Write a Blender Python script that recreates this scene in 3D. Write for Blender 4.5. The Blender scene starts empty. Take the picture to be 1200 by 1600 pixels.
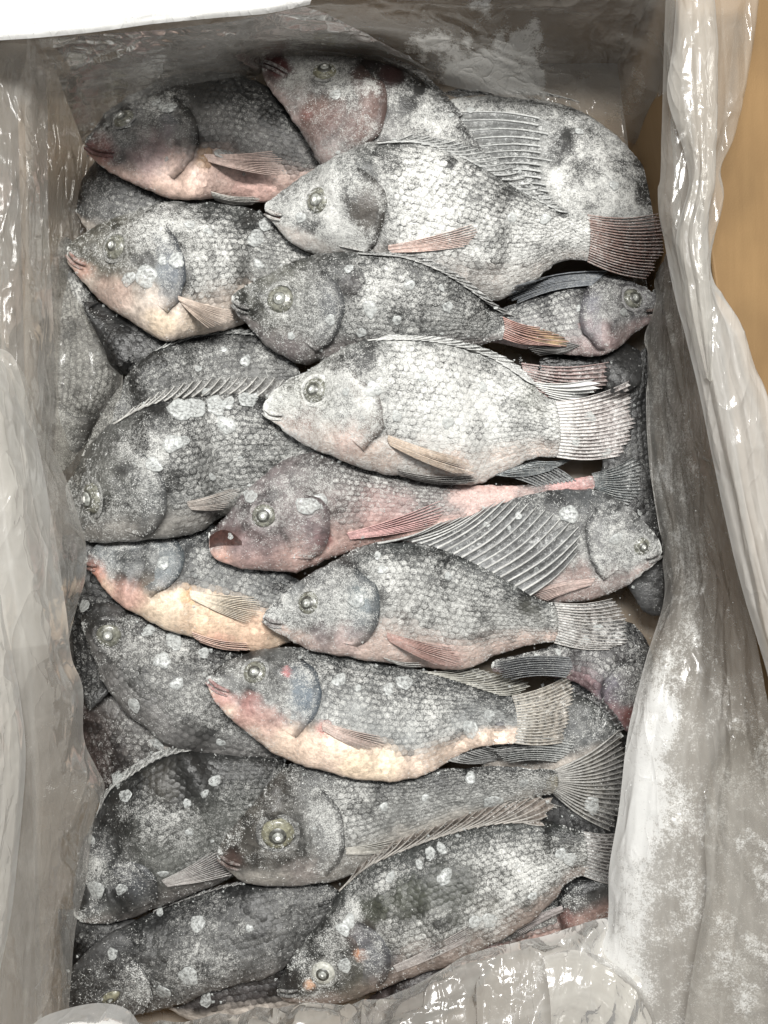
import bpy, math, random
import numpy as np
from mathutils import Vector

# ------------------------------------------------------------------ camera, world, light
SC = bpy.context.scene
COL = SC.collection
K, DIST = 0.45e-3, 0.70            # metres per photo pixel at the level of the fish; camera height above it
cam_d = bpy.data.cameras.new("camera")
cam = bpy.data.objects.new("camera", cam_d); COL.objects.link(cam)
cam.location = (0, 0, DIST)
cam_d.sensor_fit = 'VERTICAL'; cam_d.angle = 2 * math.atan(800 * K / DIST)
cam_d.clip_start = 0.01; cam_d.clip_end = 50
SC.camera = cam
world = bpy.data.worlds.new("World"); SC.world = world; world.use_nodes = True
bg = world.node_tree.nodes["Background"]
bg.inputs[0].default_value = (0.97, 0.98, 1.0, 1); bg.inputs[1].default_value = 0.22
def lamp(name, loc, aim, sx, sy, power, col):
    l = bpy.data.lights.new(name, 'AREA'); l.shape = 'RECTANGLE'; l.size = sx; l.size_y = sy
    l.energy = power; l.color = col
    o = bpy.data.objects.new(name, l); COL.objects.link(o); o.location = loc
    o.rotation_euler = (Vector(aim) - Vector(loc)).to_track_quat('-Z', 'Y').to_euler()
lamp("ceiling_lamp", (0.10, 0.62, 1.50), (0.03, 0.0, 0), 0.85, 0.26, 60, (1.0, 0.985, 0.95))
lamp("ceiling_lamp.001", (-0.75, 0.55, 1.75), (0, 0, 0), 0.22, 1.2, 9, (0.97, 0.985, 1.0))
SC.view_settings.view_transform = 'Standard'; SC.view_settings.look = 'None'
SC.view_settings.exposure = 0.10; SC.view_settings.gamma = 1.0
SC.cycles.transparent_max_bounces = 24; SC.cycles.max_bounces = 10

rng = np.random.default_rng(7)

# ------------------------------------------------------------------ maths helpers
def unproj(x, y, z):
    f = (DIST - z) / DIST
    return np.stack([(x - 600) * K * f, (800 - y) * K * f, z + 0 * x], -1)
_LAT = rng.random((256, 256))
def vnoise(x, y):
    xi = np.floor(x).astype(int); yi = np.floor(y).astype(int)
    fx = x - xi; fy = y - yi
    fx = fx * fx * fx * (fx * (fx * 6 - 15) + 10); fy = fy * fy * fy * (fy * (fy * 6 - 15) + 10)
    g = lambda a, b: _LAT[(xi + a) % 256, (yi + b) % 256]
    return (g(0, 0) * (1 - fx) + g(1, 0) * fx) * (1 - fy) + (g(0, 1) * (1 - fx) + g(1, 1) * fx) * fy
def fbm(x, y, oct=4):
    s = 0; a = 1; t = 0
    for o in range(oct):
        s = s + a * vnoise(x * 2 ** o + 17.3 * o, y * 2 ** o + 5.1 * o); t += a; a *= 0.55
    return s / t
def sstep(a, b, x):
    t = np.clip((x - a) / (b - a), 0, 1); return t * t * (3 - 2 * t)
def spline(pts, ts):
    """Catmull-Rom through pts, ts in 0..1 by arc length."""
    p = np.asarray(pts, float)
    if len(p) == 2: p = np.array([p[0], (p[0] + p[1]) / 2, p[1]])
    q = np.vstack([2 * p[0] - p[1], p, 2 * p[-1] - p[-2]])
    n = len(p) - 1; m = 24; out = []
    t = np.linspace(0, 1, m, endpoint=False)[:, None]
    for i in range(n):
        a, b, c, d = q[i], q[i + 1], q[i + 2], q[i + 3]
        out.append(0.5 * (2 * b + (c - a) * t + (2 * a - 5 * b + 4 * c - d) * t ** 2 + (3 * b - a - 3 * c + d) * t ** 3))
    out = np.vstack(out + [p[-1:]])
    L = np.r_[0, np.cumsum(np.linalg.norm(np.diff(out[:, :2], axis=0), axis=1))]
    L /= max(L[-1], 1e-9)
    return np.stack([np.interp(ts, L, out[:, j]) for j in range(out.shape[1])], -1)
def smooth1(a, n=2):
    for _ in range(n):
        b = np.pad(a, [(1, 1)] + [(0, 0)] * (a.ndim - 1), mode='edge'); a = 0.25 * b[:-2] + 0.5 * b[1:-1] + 0.25 * b[2:]
    return a
def smooth2(a, n=2):
    for _ in range(n):
        a = smooth1(a, 1); a = smooth1(a.T, 1).T
    return a
def seg_dist(X, Y, line):
    """distance in pixels to a polyline"""
    d = np.full(X.shape, 1e9)
    p = np.asarray(line, float)
    for a, b in zip(p[:-1], p[1:]):
        ab = b - a; t = np.clip(((X - a[0]) * ab[0] + (Y - a[1]) * ab[1]) / max(ab @ ab, 1e-9), 0, 1)
        d = np.minimum(d, np.hypot(X - a[0] - t * ab[0], Y - a[1] - t * ab[1]))
    return d

# height of the pile above every point, so that each thing lies on what is under it
HR, HX0, HY0 = 3.0, -150.0, -150.0
H = np.full((500, 640), -0.030)
def hget(x, y):
    u = np.clip((np.asarray(x, float) - HX0) / HR, 0, H.shape[0] - 1.001); v = np.clip((np.asarray(y, float) - HY0) / HR, 0, H.shape[1] - 1.001)
    i = u.astype(int); j = v.astype(int); a = u - i; b = v - j
    return (H[i, j] * (1 - a) + H[i + 1, j] * a) * (1 - b) + (H[i, j + 1] * (1 - a) + H[i + 1, j + 1] * a) * b
def upsample(a, f):
    n, m = a.shape
    x = np.linspace(0, n - 1, (n - 1) * f + 1); i = np.minimum(x.astype(int), n - 2); t = (x - i)[:, None]
    a = a[i] * (1 - t) + a[i + 1] * t
    y = np.linspace(0, m - 1, (m - 1) * f + 1); j = np.minimum(y.astype(int), m - 2); t = (y - j)[None]
    return a[:, j] * (1 - t) + a[:, j + 1] * t
def hput(X, Y, Z, f=3):
    X, Y, Z = (upsample(a, f).ravel() for a in (X, Y, Z))
    i = ((X - HX0) / HR + 0.5).astype(int); j = ((Y - HY0) / HR + 0.5).astype(int)
    ok = (i >= 0) & (i < H.shape[0]) & (j >= 0) & (j < H.shape[1])
    np.maximum.at(H, (i[ok], j[ok]), Z[ok])

# ------------------------------------------------------------------ mesh helpers
def mesh_np(name, V, F, mat, parent=None, pig=None, frost=None, smooth=True, origin=None, **attrs):
    V = np.asarray(V, np.float32); F = np.asarray(F, np.int32)
    if origin is not None: V = V - np.asarray(origin, np.float32)
    me = bpy.data.meshes.new(name)
    k = F.shape[1]
    me.vertices.add(len(V)); me.vertices.foreach_set("co", V.ravel())
    me.loops.add(F.size); me.loops.foreach_set("vertex_index", F.ravel())
    me.polygons.add(len(F)); me.polygons.foreach_set("loop_start", np.arange(0, F.size, k, dtype=np.int32))
    me.polygons.foreach_set("use_smooth", np.full(len(F), smooth))
    if pig is not None:
        a = me.color_attributes.new("pig", 'FLOAT_COLOR', 'POINT')
        c = np.ones((len(V), 4), np.float32); q = np.asarray(pig, float).reshape(-1, 3); lum = q @ np.array([0.3, 0.6, 0.1]); c[:, :3] = lum[:, None] + (q - lum[:, None]) * 0.70
        a.data.foreach_set("color", c.ravel())
    if frost is not None: attrs['frost'] = frost
    for n, v in attrs.items():
        a = me.attributes.new(n, 'FLOAT', 'POINT')
        a.data.foreach_set("value", (np.zeros(len(V)) + np.asarray(v).ravel()).astype(np.float32))
    me.update(); me.validate()
    me.materials.append(mat)
    o = bpy.data.objects.new(name, me); COL.objects.link(o)
    if parent is not None: o.parent = parent
    if origin is not None and parent is None: o.location = origin
    return o
def grid_faces(n, m, off=0, flip=False):
    i, j = np.meshgrid(np.arange(n - 1), np.arange(m - 1), indexing='ij')
    a = (i * m + j).ravel() + off
    f = np.stack([a, a + m, a + m + 1, a + 1], 1)
    return f[:, ::-1] if flip else f
def empty(name, loc, label, cat, group=None):
    o = bpy.data.objects.new(name, None); COL.objects.link(o); o.location = loc; o.empty_display_size = 0.02
    o['label'] = label; o['category'] = cat
    if group: o['group'] = group
    return o
def tube(P, R, sides=6):
    P = np.asarray(P, float); n = len(P)
    T = np.gradient(P, axis=0); T /= np.linalg.norm(T, axis=1)[:, None] + 1e-12
    A = np.cross(T, [0, 0, 1.0]); A /= np.linalg.norm(A, axis=1)[:, None] + 1e-9
    B = np.cross(A, T)
    th = np.linspace(0, 2 * np.pi, sides, endpoint=False)
    V = P[:, None] + np.asarray(R)[:, None, None] * (np.cos(th)[None, :, None] * A[:, None] + np.sin(th)[None, :, None] * B[:, None])
    F = []
    for i in range(n - 1):
        for j in range(sides):
            F.append((i * sides + j, i * sides + (j + 1) % sides, (i + 1) * sides + (j + 1) % sides, (i + 1) * sides + j))
    return V.reshape(-1, 3), np.array(F)

# ------------------------------------------------------------------ materials
class NT:
    def __init__(s, name):
        s.m = bpy.data.materials.new(name); s.m.use_nodes = True; s.t = s.m.node_tree; s.t.nodes.clear()
        s.out = s.n('ShaderNodeOutputMaterial')
    def n(s, kind, **kw):
        x = s.t.nodes.new(kind)
        for a, b in kw.items(): setattr(x, a, b)
        return x
    def link(s, a, b): s.t.links.new(a, b)
    def put(s, sock, v):
        if isinstance(v, bpy.types.NodeSocket): s.link(v, sock)
        elif isinstance(v, (tuple, list)): sock.default_value = tuple(v) + ((1,) if len(v) == 3 and sock.type == 'RGBA' else ())
        else: sock.default_value = v
    def math(s, op, a, b=0.0, clamp=False):
        x = s.n('ShaderNodeMath', operation=op); x.use_clamp = clamp; s.put(x.inputs[0], a); s.put(x.inputs[1], b); return x.outputs[0]
    def pos(s): return s.n('ShaderNodeNewGeometry').outputs['Position']
    def noise(s, scale, detail=2, vec=None, rough=0.5, dist=0.0):
        x = s.n('ShaderNodeTexNoise'); s.put(x.inputs['Scale'], scale); x.inputs['Detail'].default_value = detail
        x.inputs['Roughness'].default_value = rough; x.inputs['Distortion'].default_value = dist
        s.link(vec if vec is not None else s.pos(), x.inputs['Vector']); return x.outputs['Fac']
    def attr(s, name, col=False):
        x = s.n('ShaderNodeAttribute', attribute_name=name); return x.outputs['Color' if col else 'Fac']
    def ramp(s, v, a, b, lo=0.0, hi=1.0):
        x = s.n('ShaderNodeMapRange', interpolation_type='SMOOTHSTEP'); s.put(x.inputs[0], v)
        for i, q in enumerate((a, b, lo, hi)): s.put(x.inputs[i + 1], q)
        return x.outputs[0]
    def mix(s, f, a, b, mode='MIX'):
        x = s.n('ShaderNodeMix', data_type='RGBA', blend_type=mode); s.put(x.inputs[0], f); s.put(x.inputs[6], a); s.put(x.inputs[7], b); return x.outputs[2]
    def bump(s, h, strength, dist):
        x = s.n('ShaderNodeBump'); x.inputs['Strength'].default_value = strength; x.inputs['Distance'].default_value = dist
        s.link(h, x.inputs['Height']); return x.outputs[0]
    def bsdf(s, **kw):
        x = s.n('ShaderNodeBsdfPrincipled')
        for a, b in kw.items(): s.put(x.inputs[a.replace('_', ' ')], b)
        return x
    def done(s, sh): s.link(sh, s.out.inputs['Surface']); return s.m

def skin_material():
    t = NT("frosted_skin")
    n1 = t.noise(75, 4, rough=0.6); n2 = t.noise(300, 4, rough=0.7); n3 = t.noise(1100, 3, rough=0.75)
    f = t.attr('frost')
    q = t.math('ADD', f, t.math('MULTIPLY', t.math('SUBTRACT', n1, 0.5), 0.65))
    q = t.math('ADD', q, t.math('MULTIPLY', t.math('SUBTRACT', n2, 0.5), 0.70))
    q = t.math('ADD', q, t.math('MULTIPLY', t.math('SUBTRACT', n3, 0.5), 1.7))
    mask = t.ramp(q, 0.34, 1.02)
    pig = t.attr('pig', True)
    var = t.ramp(n2, 0.25, 0.75, 0.65, 1.3)
    pig = t.mix(1.0, pig, var, 'MULTIPLY')
    col = t.mix(t.math('MULTIPLY', mask, 0.84), pig, (0.62, 0.62, 0.595))
    rough = t.ramp(mask, 0, 1, 0.33, 0.75)
    h = t.math('ADD', t.math('MULTIPLY', n3, t.math('ADD', mask, 0.25)), t.math('MULTIPLY', n2, 0.9))
    b = t.bsdf(Base_Color=col, Roughness=rough, Specular_IOR_Level=0.45, Normal=t.bump(h, 0.75, 0.0010))
    return t.done(b.outputs[0])
def fin_material():
    t = NT("fin_membrane")
    n2 = t.noise(320, 3, rough=0.65); n3 = t.noise(1100, 3, rough=0.75)
    q = t.math('ADD', t.attr('frost'), t.math('MULTIPLY', t.math('SUBTRACT', n2, 0.5), 1.2))
    q = t.math('ADD', q, t.math('MULTIPLY', t.math('SUBTRACT', n3, 0.5), 1.2))
    mask = t.ramp(q, 0.34, 1.05)
    pig = t.mix(1.0, t.attr('pig', True), t.ramp(n2, 0.25, 0.75, 0.6, 1.35), 'MULTIPLY')
    col = t.mix(t.math('MULTIPLY', mask, 0.8), pig, (0.66, 0.665, 0.65))
    b = t.bsdf(Base_Color=col, Roughness=t.ramp(mask, 0, 1, 0.35, 0.8), Specular_IOR_Level=0.5, Normal=t.bump(t.math('ADD', n2, n3), 0.6, 0.0007))
    tr = t.n('ShaderNodeBsdfTransparent'); m = t.n('ShaderNodeMixShader')
    a = t.math('SUBTRACT', 1.0, t.attr('thin')); a = t.math('ADD', a, t.math('MULTIPLY', mask, 0.6), True)
    t.link(a, m.inputs[0]); t.link(tr.outputs[0], m.inputs[1]); t.link(b.outputs[0], m.inputs[2])
    return t.done(m.outputs[0])
def plain(name, col, rough=0.4, spec=0.5, var=0.25, scale=400, bump=0.3, sss=0.0, coat=0.0):
    t = NT(name)
    n = t.noise(scale, 3)
    c = t.mix(1.0, col, t.ramp(n, 0.25, 0.75, 1 - var, 1 + var), 'MULTIPLY')
    b = t.bsdf(Base_Color=c, Roughness=rough, Specular_IOR_Level=spec, Normal=t.bump(n, bump, 0.0005))
    if sss: b.inputs['Subsurface Weight'].default_value = sss; b.inputs['Subsurface Radius'].default_value = (0.003, 0.003, 0.003)
    if coat: b.inputs['Coat Weight'].default_value = coat; b.inputs['Coat Roughness'].default_value = 0.1
    return t.done(b.outputs[0])
def ice_material():
    t = NT("ice")
    n = t.noise(500, 3)
    b = t.bsdf(Base_Color=(0.46, 0.475, 0.465), Roughness=0.3, Specular_IOR_Level=0.5, Normal=t.bump(n, 0.5, 0.0007))
    tr = t.n('ShaderNodeBsdfTransparent')
    m = t.n('ShaderNodeMixShader'); t.link(t.ramp(n, 0.3, 0.7, 0.2, 0.75), m.inputs[0]); t.link(tr.outputs[0], m.inputs[1]); t.link(b.outputs[0], m.inputs[2])
    return t.done(m.outputs[0])
def film_material():
    t = NT("plastic_film")
    milk = t.attr('milk'); fr = t.attr('frost')
    n1 = t.noise(55, 3, dist=0.6); n2 = t.noise(300, 3, rough=0.65); n3 = t.noise(1000, 2, rough=0.7)
    q = t.math('ADD', fr, t.math('MULTIPLY', t.math('SUBTRACT', n1, 0.5), 0.8))
    q = t.math('ADD', q, t.math('MULTIPLY', t.math('SUBTRACT', n2, 0.5), 0.9))
    q = t.math('ADD', q, t.math('MULTIPLY', t.math('SUBTRACT', n3, 0.5), 1.1))
    mask = t.ramp(q, 0.35, 0.85)
    op = t.math('ADD', milk, t.math('MULTIPLY', t.math('SUBTRACT', n1, 0.5), 0.12))
    op = t.math('ADD', op, t.math('MULTIPLY', mask, 0.55), True)
    w = t.noise(38, 3, None, 0.5, 0.4)
    stv = t.n('ShaderNodeMapping'); t.link(t.pos(), stv.inputs[0]); stv.inputs['Scale'].default_value = (1, 0.28, 0.6); stv = stv.outputs[0]
    rg = t.math('POWER', t.math('SUBTRACT', 1.0, t.math('ABSOLUTE', t.math('SUBTRACT', t.math('MULTIPLY', t.noise(30, 2, stv, 0.55, 0.5), 2.0), 1.0))), 14.0)
    r2 = t.math('POWER', t.math('SUBTRACT', 1.0, t.math('ABSOLUTE', t.math('SUBTRACT', t.math('MULTIPLY', t.noise(80, 2, stv, 0.55, 0.6), 2.0), 1.0))), 18.0)
    rg = t.math('ADD', rg, t.math('MULTIPLY', r2, 0.35))
    h = t.math('ADD', t.math('ADD', w, t.math('MULTIPLY', rg, 0.55)), t.math('MULTIPLY', n3, t.math('MULTIPLY', mask, 0.10)))
    nm = t.bump(h, 0.45, 0.0024)
    col = t.mix(mask, (0.54, 0.52, 0.48), (0.70, 0.70, 0.68))
    col = t.mix(t.ramp(milk, 0.45, 0.95), col, (0.74, 0.74, 0.725))
    di = t.n('ShaderNodeBsdfDiffuse'); t.put(di.inputs[0], col); t.link(nm, di.inputs['Normal'])
    tl = t.n('ShaderNodeBsdfTranslucent'); t.put(tl.inputs[0], (0.75, 0.74, 0.71)); t.link(nm, tl.inputs['Normal'])
    dm = t.n('ShaderNodeMixShader'); dm.inputs[0].default_value = 0.5; t.link(di.outputs[0], dm.inputs[1]); t.link(tl.outputs[0], dm.inputs[2])
    tr = t.n('ShaderNodeBsdfTransparent'); tr.inputs[0].default_value = (0.97, 0.965, 0.95, 1)
    m1 = t.n('ShaderNodeMixShader'); t.link(op, m1.inputs[0]); t.link(tr.outputs[0], m1.inputs[1]); t.link(dm.outputs[0], m1.inputs[2])
    gl = t.n('ShaderNodeBsdfAnisotropic'); gl.inputs['Roughness'].default_value = 0.13; t.link(nm, gl.inputs['Normal'])
    fs = t.n('ShaderNodeFresnel'); fs.inputs[0].default_value = 1.5; t.link(nm, fs.inputs['Normal'])
    m2 = t.n('ShaderNodeMixShader'); t.link(t.math('MULTIPLY', fs.outputs[0], t.math('MULTIPLY', t.attr('gloss'), 0.6), True), m2.inputs[0]); t.link(m1.outputs[0], m2.inputs[1]); t.link(gl.outputs[0], m2.inputs[2])
    return t.done(m2.outputs[0])
def card_material():
    t = NT("cardboard")
    mp = t.n('ShaderNodeMapping'); t.link(t.pos(), mp.inputs[0]); mp.inputs['Scale'].default_value = (1, 0.12, 1)
    a = t.noise(160, 4, mp.outputs[0]); b_ = t.noise(14, 3); c = t.noise(900, 2)
    col = t.mix(t.ramp(a, 0.2, 0.8), (0.138, 0.084, 0.037), (0.152, 0.094, 0.042))
    col = t.mix(1.0, col, t.ramp(b_, 0.3, 0.7, 0.85, 1.12), 'MULTIPLY')
    b = t.bsdf(Base_Color=col, Roughness=0.75, Specular_IOR_Level=0.25, Normal=t.bump(t.math('ADD', a, c), 0.25, 0.0006))
    return t.done(b.outputs[0])
SKIN = skin_material(); FINM = fin_material(); ICE = ice_material(); FILM = film_material(); CARD = card_material()
GRAIN = plain("frost_crystal", (0.50, 0.505, 0.49), 0.6, 0.4, 0.15, 300, 0.0)
EYEBALL = plain("eye_clouded", (0.115, 0.115, 0.095), 0.3, 0.5, 0.6, 450, 0.5, coat=0.15)
IRIS = plain("eye_iris", (0.050, 0.050, 0.043), 0.4, 0.5, 0.7, 500, 0.4, coat=0.15)
EYEW = plain("eye_white_ring", (0.30, 0.30, 0.27), 0.4, 0.5, 0.3, 450, 0.4)
EYEO = plain("eye_olive", (0.145, 0.14, 0.10), 0.4, 0.5, 0.5, 450, 0.4, coat=0.2)
PUPIL = plain("eye_lens", (0.20, 0.205, 0.19), 0.45, 0.4, 0.6, 450, 0.2)
LENS = plain("eye_lens_core", (0.60, 0.60, 0.57), 0.6, 0.3, 0.3, 900, 0.1)
MOUTH = plain("mouth_inside", (0.035, 0.016, 0.013), 0.4, 0.5, 0.4, 500, 0.4)

# ------------------------------------------------------------------ fish
DK = (0.050, 0.053, 0.050); MD = (0.150, 0.152, 0.142); PALE = (0.46, 0.40, 0.34)
PINK = (0.50, 0.27, 0.22); CREAM = (0.66, 0.50, 0.33); RED = (0.33, 0.075, 0.06); ORANGE = (0.50, 0.20, 0.08); BLUE = (0.10, 0.14, 0.18)
BLACK = (0.018, 0.018, 0.017); GREEN = (0.075, 0.085, 0.05); BROWN = (0.17, 0.085, 0.06); YEL = (0.50, 0.33, 0.12)
NB, MB, LB = 130, 46, 12

def near_idx(fi, x, y):
    X, Y = fi['X'][::2, ::2].ravel(), fi['Y'][::2, ::2].ravel()
    x = np.ravel(x); y = np.ravel(y)
    out = np.empty(len(x), int)
    for a in range(0, len(x), 2000):
        out[a:a + 2000] = np.argmin((x[a:a + 2000, None] - X[None]) ** 2 + (y[a:a + 2000, None] - Y[None]) ** 2, 1)
    return out
def pig_at(fi, x, y):
    return fi['pig'][::2, ::2].reshape(-1, 3)[near_idx(fi, x, y)]
def fro_at(fi, x, y):
    return fi['fr'][::2, ::2].ravel()[near_idx(fi, x, y)]

def fill_part(fi, name, x, y, z, mat, pig, frost, parent=None, flip=False, **kw):
    n, m = x.shape
    return mesh_np(name, unproj(x, y, z).reshape(-1, 3), grid_faces(n, m, flip=flip), mat, parent or fi['root'], pig, frost, origin=fi['loc'], **kw)

def grains(fi, lst, count, parent, name="frost"):
    """tiny ice crystals standing on the skin; lst holds (P grid, frost grid)"""
    VV, FF = [], []
    per = count // len(lst) if lst else 0
    tot = sum(a[2] for a in lst)
    for P, fr, wgt in lst:
        n, m = fr.shape; c = int(count * wgt / tot)
        u = rng.random(c * 3) * (n - 1.01); v = rng.random(c * 3) * (m - 1.01)
        i = u.astype(int); j = v.astype(int); a = (u - i)[:, None]; b = (v - j)[:, None]
        p = (P[i, j] * (1 - a) + P[i + 1, j] * a) * (1 - b) + (P[i, j + 1] * (1 - a) + P[i + 1, j + 1] * a) * b
        f = fr[i, j] + 0.9 * (fbm(p[:, 0] * 200 + 40, p[:, 1] * 200 + 40, 4) - 0.5) + 0.7 * (vnoise(p[:, 0] * 700, p[:, 1] * 700) - 0.5)
        ok = rng.random(len(f)) < np.clip(f * 1.5 - 0.36, 0.012, 1)
        p = p[ok][:c]; c = len(p)
        if c == 0: continue
        r = (0.00015 + 0.00028 * rng.random(c) ** 2.8)[:, None, None]
        base = np.array([[1, 1, 1], [1, -1, -1], [-1, 1, -1], [-1, -1, 1]], float) * 0.75
        ang = rng.random((c, 3)) * 6.28
        ca, sa = np.cos(ang), np.sin(ang)
        R1 = np.zeros((c, 3, 3)); R1[:, 0, 0] = ca[:, 0]; R1[:, 0, 1] = -sa[:, 0]; R1[:, 1, 0] = sa[:, 0]; R1[:, 1, 1] = ca[:, 0]; R1[:, 2, 2] = 1
        R2 = np.zeros((c, 3, 3)); R2[:, 0, 0] = 1; R2[:, 1, 1] = ca[:, 1]; R2[:, 1, 2] = -sa[:, 1]; R2[:, 2, 1] = sa[:, 1]; R2[:, 2, 2] = ca[:, 1]
        V = np.einsum('cij,kj->cki', R1 @ R2, base) * r + p[:, None]
        f0 = np.array([[0, 1, 2], [0, 3, 1], [0, 2, 3], [1, 3, 2]])
        FF.append((f0[None] + (np.arange(c) * 4)[:, None, None]).reshape(-1, 3) + sum(len(q) for q in VV)); VV.append(V.reshape(-1, 3))
    if VV:
        o = mesh_np(name, np.vstack(VV), np.vstack(FF), GRAIN, parent, smooth=False, origin=fi['loc'] if fi else None)
        o['kind'] = 'stuff'
        return o

def fin(fi, name, base, tip, n, col, col2=None, bars=0, lift=0.0014, frost=None, stiff=0.012, nv=14, ray=0.00055, wave=0.0012, fray=0.10, rays=True, raycol=None, fade=False):
    """a membrane from base to tip edge with raised rays; every ray is a piece of its own"""
    per = 4; nu = n * per + 1
    ts = np.linspace(0, 1, nu)
    B = spline(base, ts)[:, :2]; T = spline(tip, ts)[:, :2]
    col2 = col if col2 is None else col2; bow = 0.05
    if name == 'pectoral_fin':
        col = np.array(col) * 0.66 + 0.06; col2 = np.array(col2) * 0.60 + 0.08; fray = 0.22; wave *= 0.7; bow = 0.02
        if lift < 0.002: lift = min(lift, 0.0008)
        bc = np.mean(B, 0); B = bc + (B - bc) * 0.55
    if name == 'tail_fin': fray = 0.05
    ph = np.cos(ts * n * 2 * np.pi) * 0.5 + 0.5                    # 1 on a ray
    ln = 1 - fray * (1 - ph) * (0.3 + 1.2 * vnoise(ts * n * 0.7 + 3, ts * 0 + base[0][1])) - 0.10 * vnoise(ts * n * 0.9 + base[0][0], ts * 0 + 3.3)
    vs = np.linspace(0, 1, nv)
    sw = bow * np.linalg.norm(T - B, axis=1)[:, None] * np.sin(vs * np.pi)[None]     # rays bow a little
    dr = (T - B) / (np.linalg.norm(T - B, axis=1)[:, None] + 1e-9)
    x = B[:, 0:1] + (T - B)[:, 0:1] * (vs[None] * ln[:, None]) - dr[:, 1:2] * sw
    y = B[:, 1:2] + (T - B)[:, 1:2] * (vs[None] * ln[:, None]) + dr[:, 0:1] * sw
    h = hget(x, y); zb = h[:, 0:1]
    z = np.maximum(h, zb - stiff * vs[None])
    z = np.maximum(smooth2(z, 5), h + 0.0003)
    z = smooth2(z, 2) + lift * sstep(0, 0.15, vs)[None]
    z = z + wave * (ph[:, None] - 0.6) * sstep(0.0, 0.3, vs)[None] + 0.0008 * (vnoise(x * 0.03, y * 0.03) - 0.5)
    c2 = np.array(col2); c1 = np.array(col)
    pg = c1 + (c2 - c1) * sstep(0.1, 0.95, vs)[None, :, None] + 0 * x[..., None]
    pg = pg * (0.55 + 0.6 * ph[:, None, None]) * (0.75 + 0.5 * fbm(x * 0.06, y * 0.06, 3))[..., None]
    if bars:
        bb = 0.5 + 0.5 * np.sin(vs[None] * bars * 2 * np.pi + 0.8 * np.sin(ts[:, None] * 9))
        pg = pg * (0.45 + 0.75 * sstep(0.25, 0.7, bb))[..., None]
    fr = (fi['frost'] if frost is None else frost + 0.08) + 0.45 * (fbm(x * 0.02, y * 0.02, 3) - 0.5)
    if name == 'tail_fin':
        tb = (1 - sstep(0.0, 0.42, vs))[None]
        pg = pg + (np.array((0.13, 0.13, 0.122)) * (0.7 + 0.6 * ph[:, None, None]) - pg) * (0.8 * tb)[..., None]; fr = fr + 0.22 * tb
    # a second layer underneath makes the membrane a thin closed sheet
    P = unproj(x, y, z)
    V = np.vstack([P.reshape(-1, 3), unproj(x, y, z - 0.0006).reshape(-1, 3)])
    g = grid_faces(nu, nv)
    ed = []
    q = nu * nv
    for i in range(nu - 1): a = i * nv + nv - 1; ed.append((a, a + nv, a + nv + q, a + q))
    for j in range(nv - 1): ed.append((j, j + 1, j + 1 + q, j + q)); a = (nu - 1) * nv + j; ed.append((a, a + q, a + 1 + q, a + 1))
    F = np.vstack([g, g[:, ::-1] + q, np.array(ed)])
    thn = (0.12 + 0.40 * (1 - ph[:, None])) * sstep(0.0, 0.5, vs)[None] + 0 * x + (0.65 if name == 'pectoral_fin' else 0.25) * sstep(0.6 if name == 'pectoral_fin' else 0.75, 1.0, vs)[None]
    if fade: thn = thn + 1.0 * (1 - sstep(0.05, 0.5, vs))[None]
    o = mesh_np(name, V, F, FINM, fi['root'], np.vstack([pg.reshape(-1, 3)] * 2), np.r_[fr.ravel(), fr.ravel()], origin=fi['loc'], thin=np.r_[thn.ravel(), thn.ravel()])
    hput(x, y, z, 2)
    fi['grain'].append((P, fr, 0.35 * nu * nv / (130 * 46)))
    if rays:
        rc = np.array(raycol) if raycol is not None else np.clip(c1 * 1.25 + 0.04, 0, 0.8)
        for r in range(n + 1):
            i = min(r * per, nu - 1)
            js = np.linspace(nv * (0.2 if fade else 0) * (0.6 + 0.8 * rng.random()), nv - 1, 8).astype(int)
            pts = unproj(x[i, js], y[i, js], z[i, js] + 0.0003)
            V, F = tube(pts, ray * np.linspace(1.0, 0.35, 8) * (0.8 + 0.4 * rng.random()), 5)
            mesh_np("fin_ray", V, F, SKIN, o, np.tile(rc * (0.8 + 0.4 * rng.random()), (len(V), 1)), float(fr.mean()) + 0.05, origin=fi['loc'])
    return o

def dome(c, nrm, r, h, mat, name, parent, fi, inner=0.0, seg=28, rings=8, sx=1.0, dirx=None):
    nrm = np.array(nrm, float); nrm /= np.linalg.norm(nrm)
    a = np.array([1.0, 0, 0]) if dirx is None else np.array([dirx[0], -dirx[1], 0.0])
    a = a - nrm * (a @ nrm); a /= np.linalg.norm(a); b = np.cross(nrm, a)
    th = np.linspace(0, 2 * np.pi, seg, endpoint=False)
    V = []
    for k in range(rings + 1):
        q = inner + (1 - inner) * k / rings
        hh = math.sqrt(max(0, 1 - q * q)) * h - (0.0012 if k == rings else 0)
        V.append(c + r * q * (np.cos(th)[:, None] * a + np.sin(th)[:, None] * sx * b) + nrm * hh)
    V = np.vstack(V); F = []
    for k in range(rings):
        for j in range(seg):
            F.append((k * seg + j, (k + 1) * seg + j, (k + 1) * seg + (j + 1) % seg, k * seg + (j + 1) % seg))
    return mesh_np(name, V, np.array(F), mat, parent, origin=fi['loc'])
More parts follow.
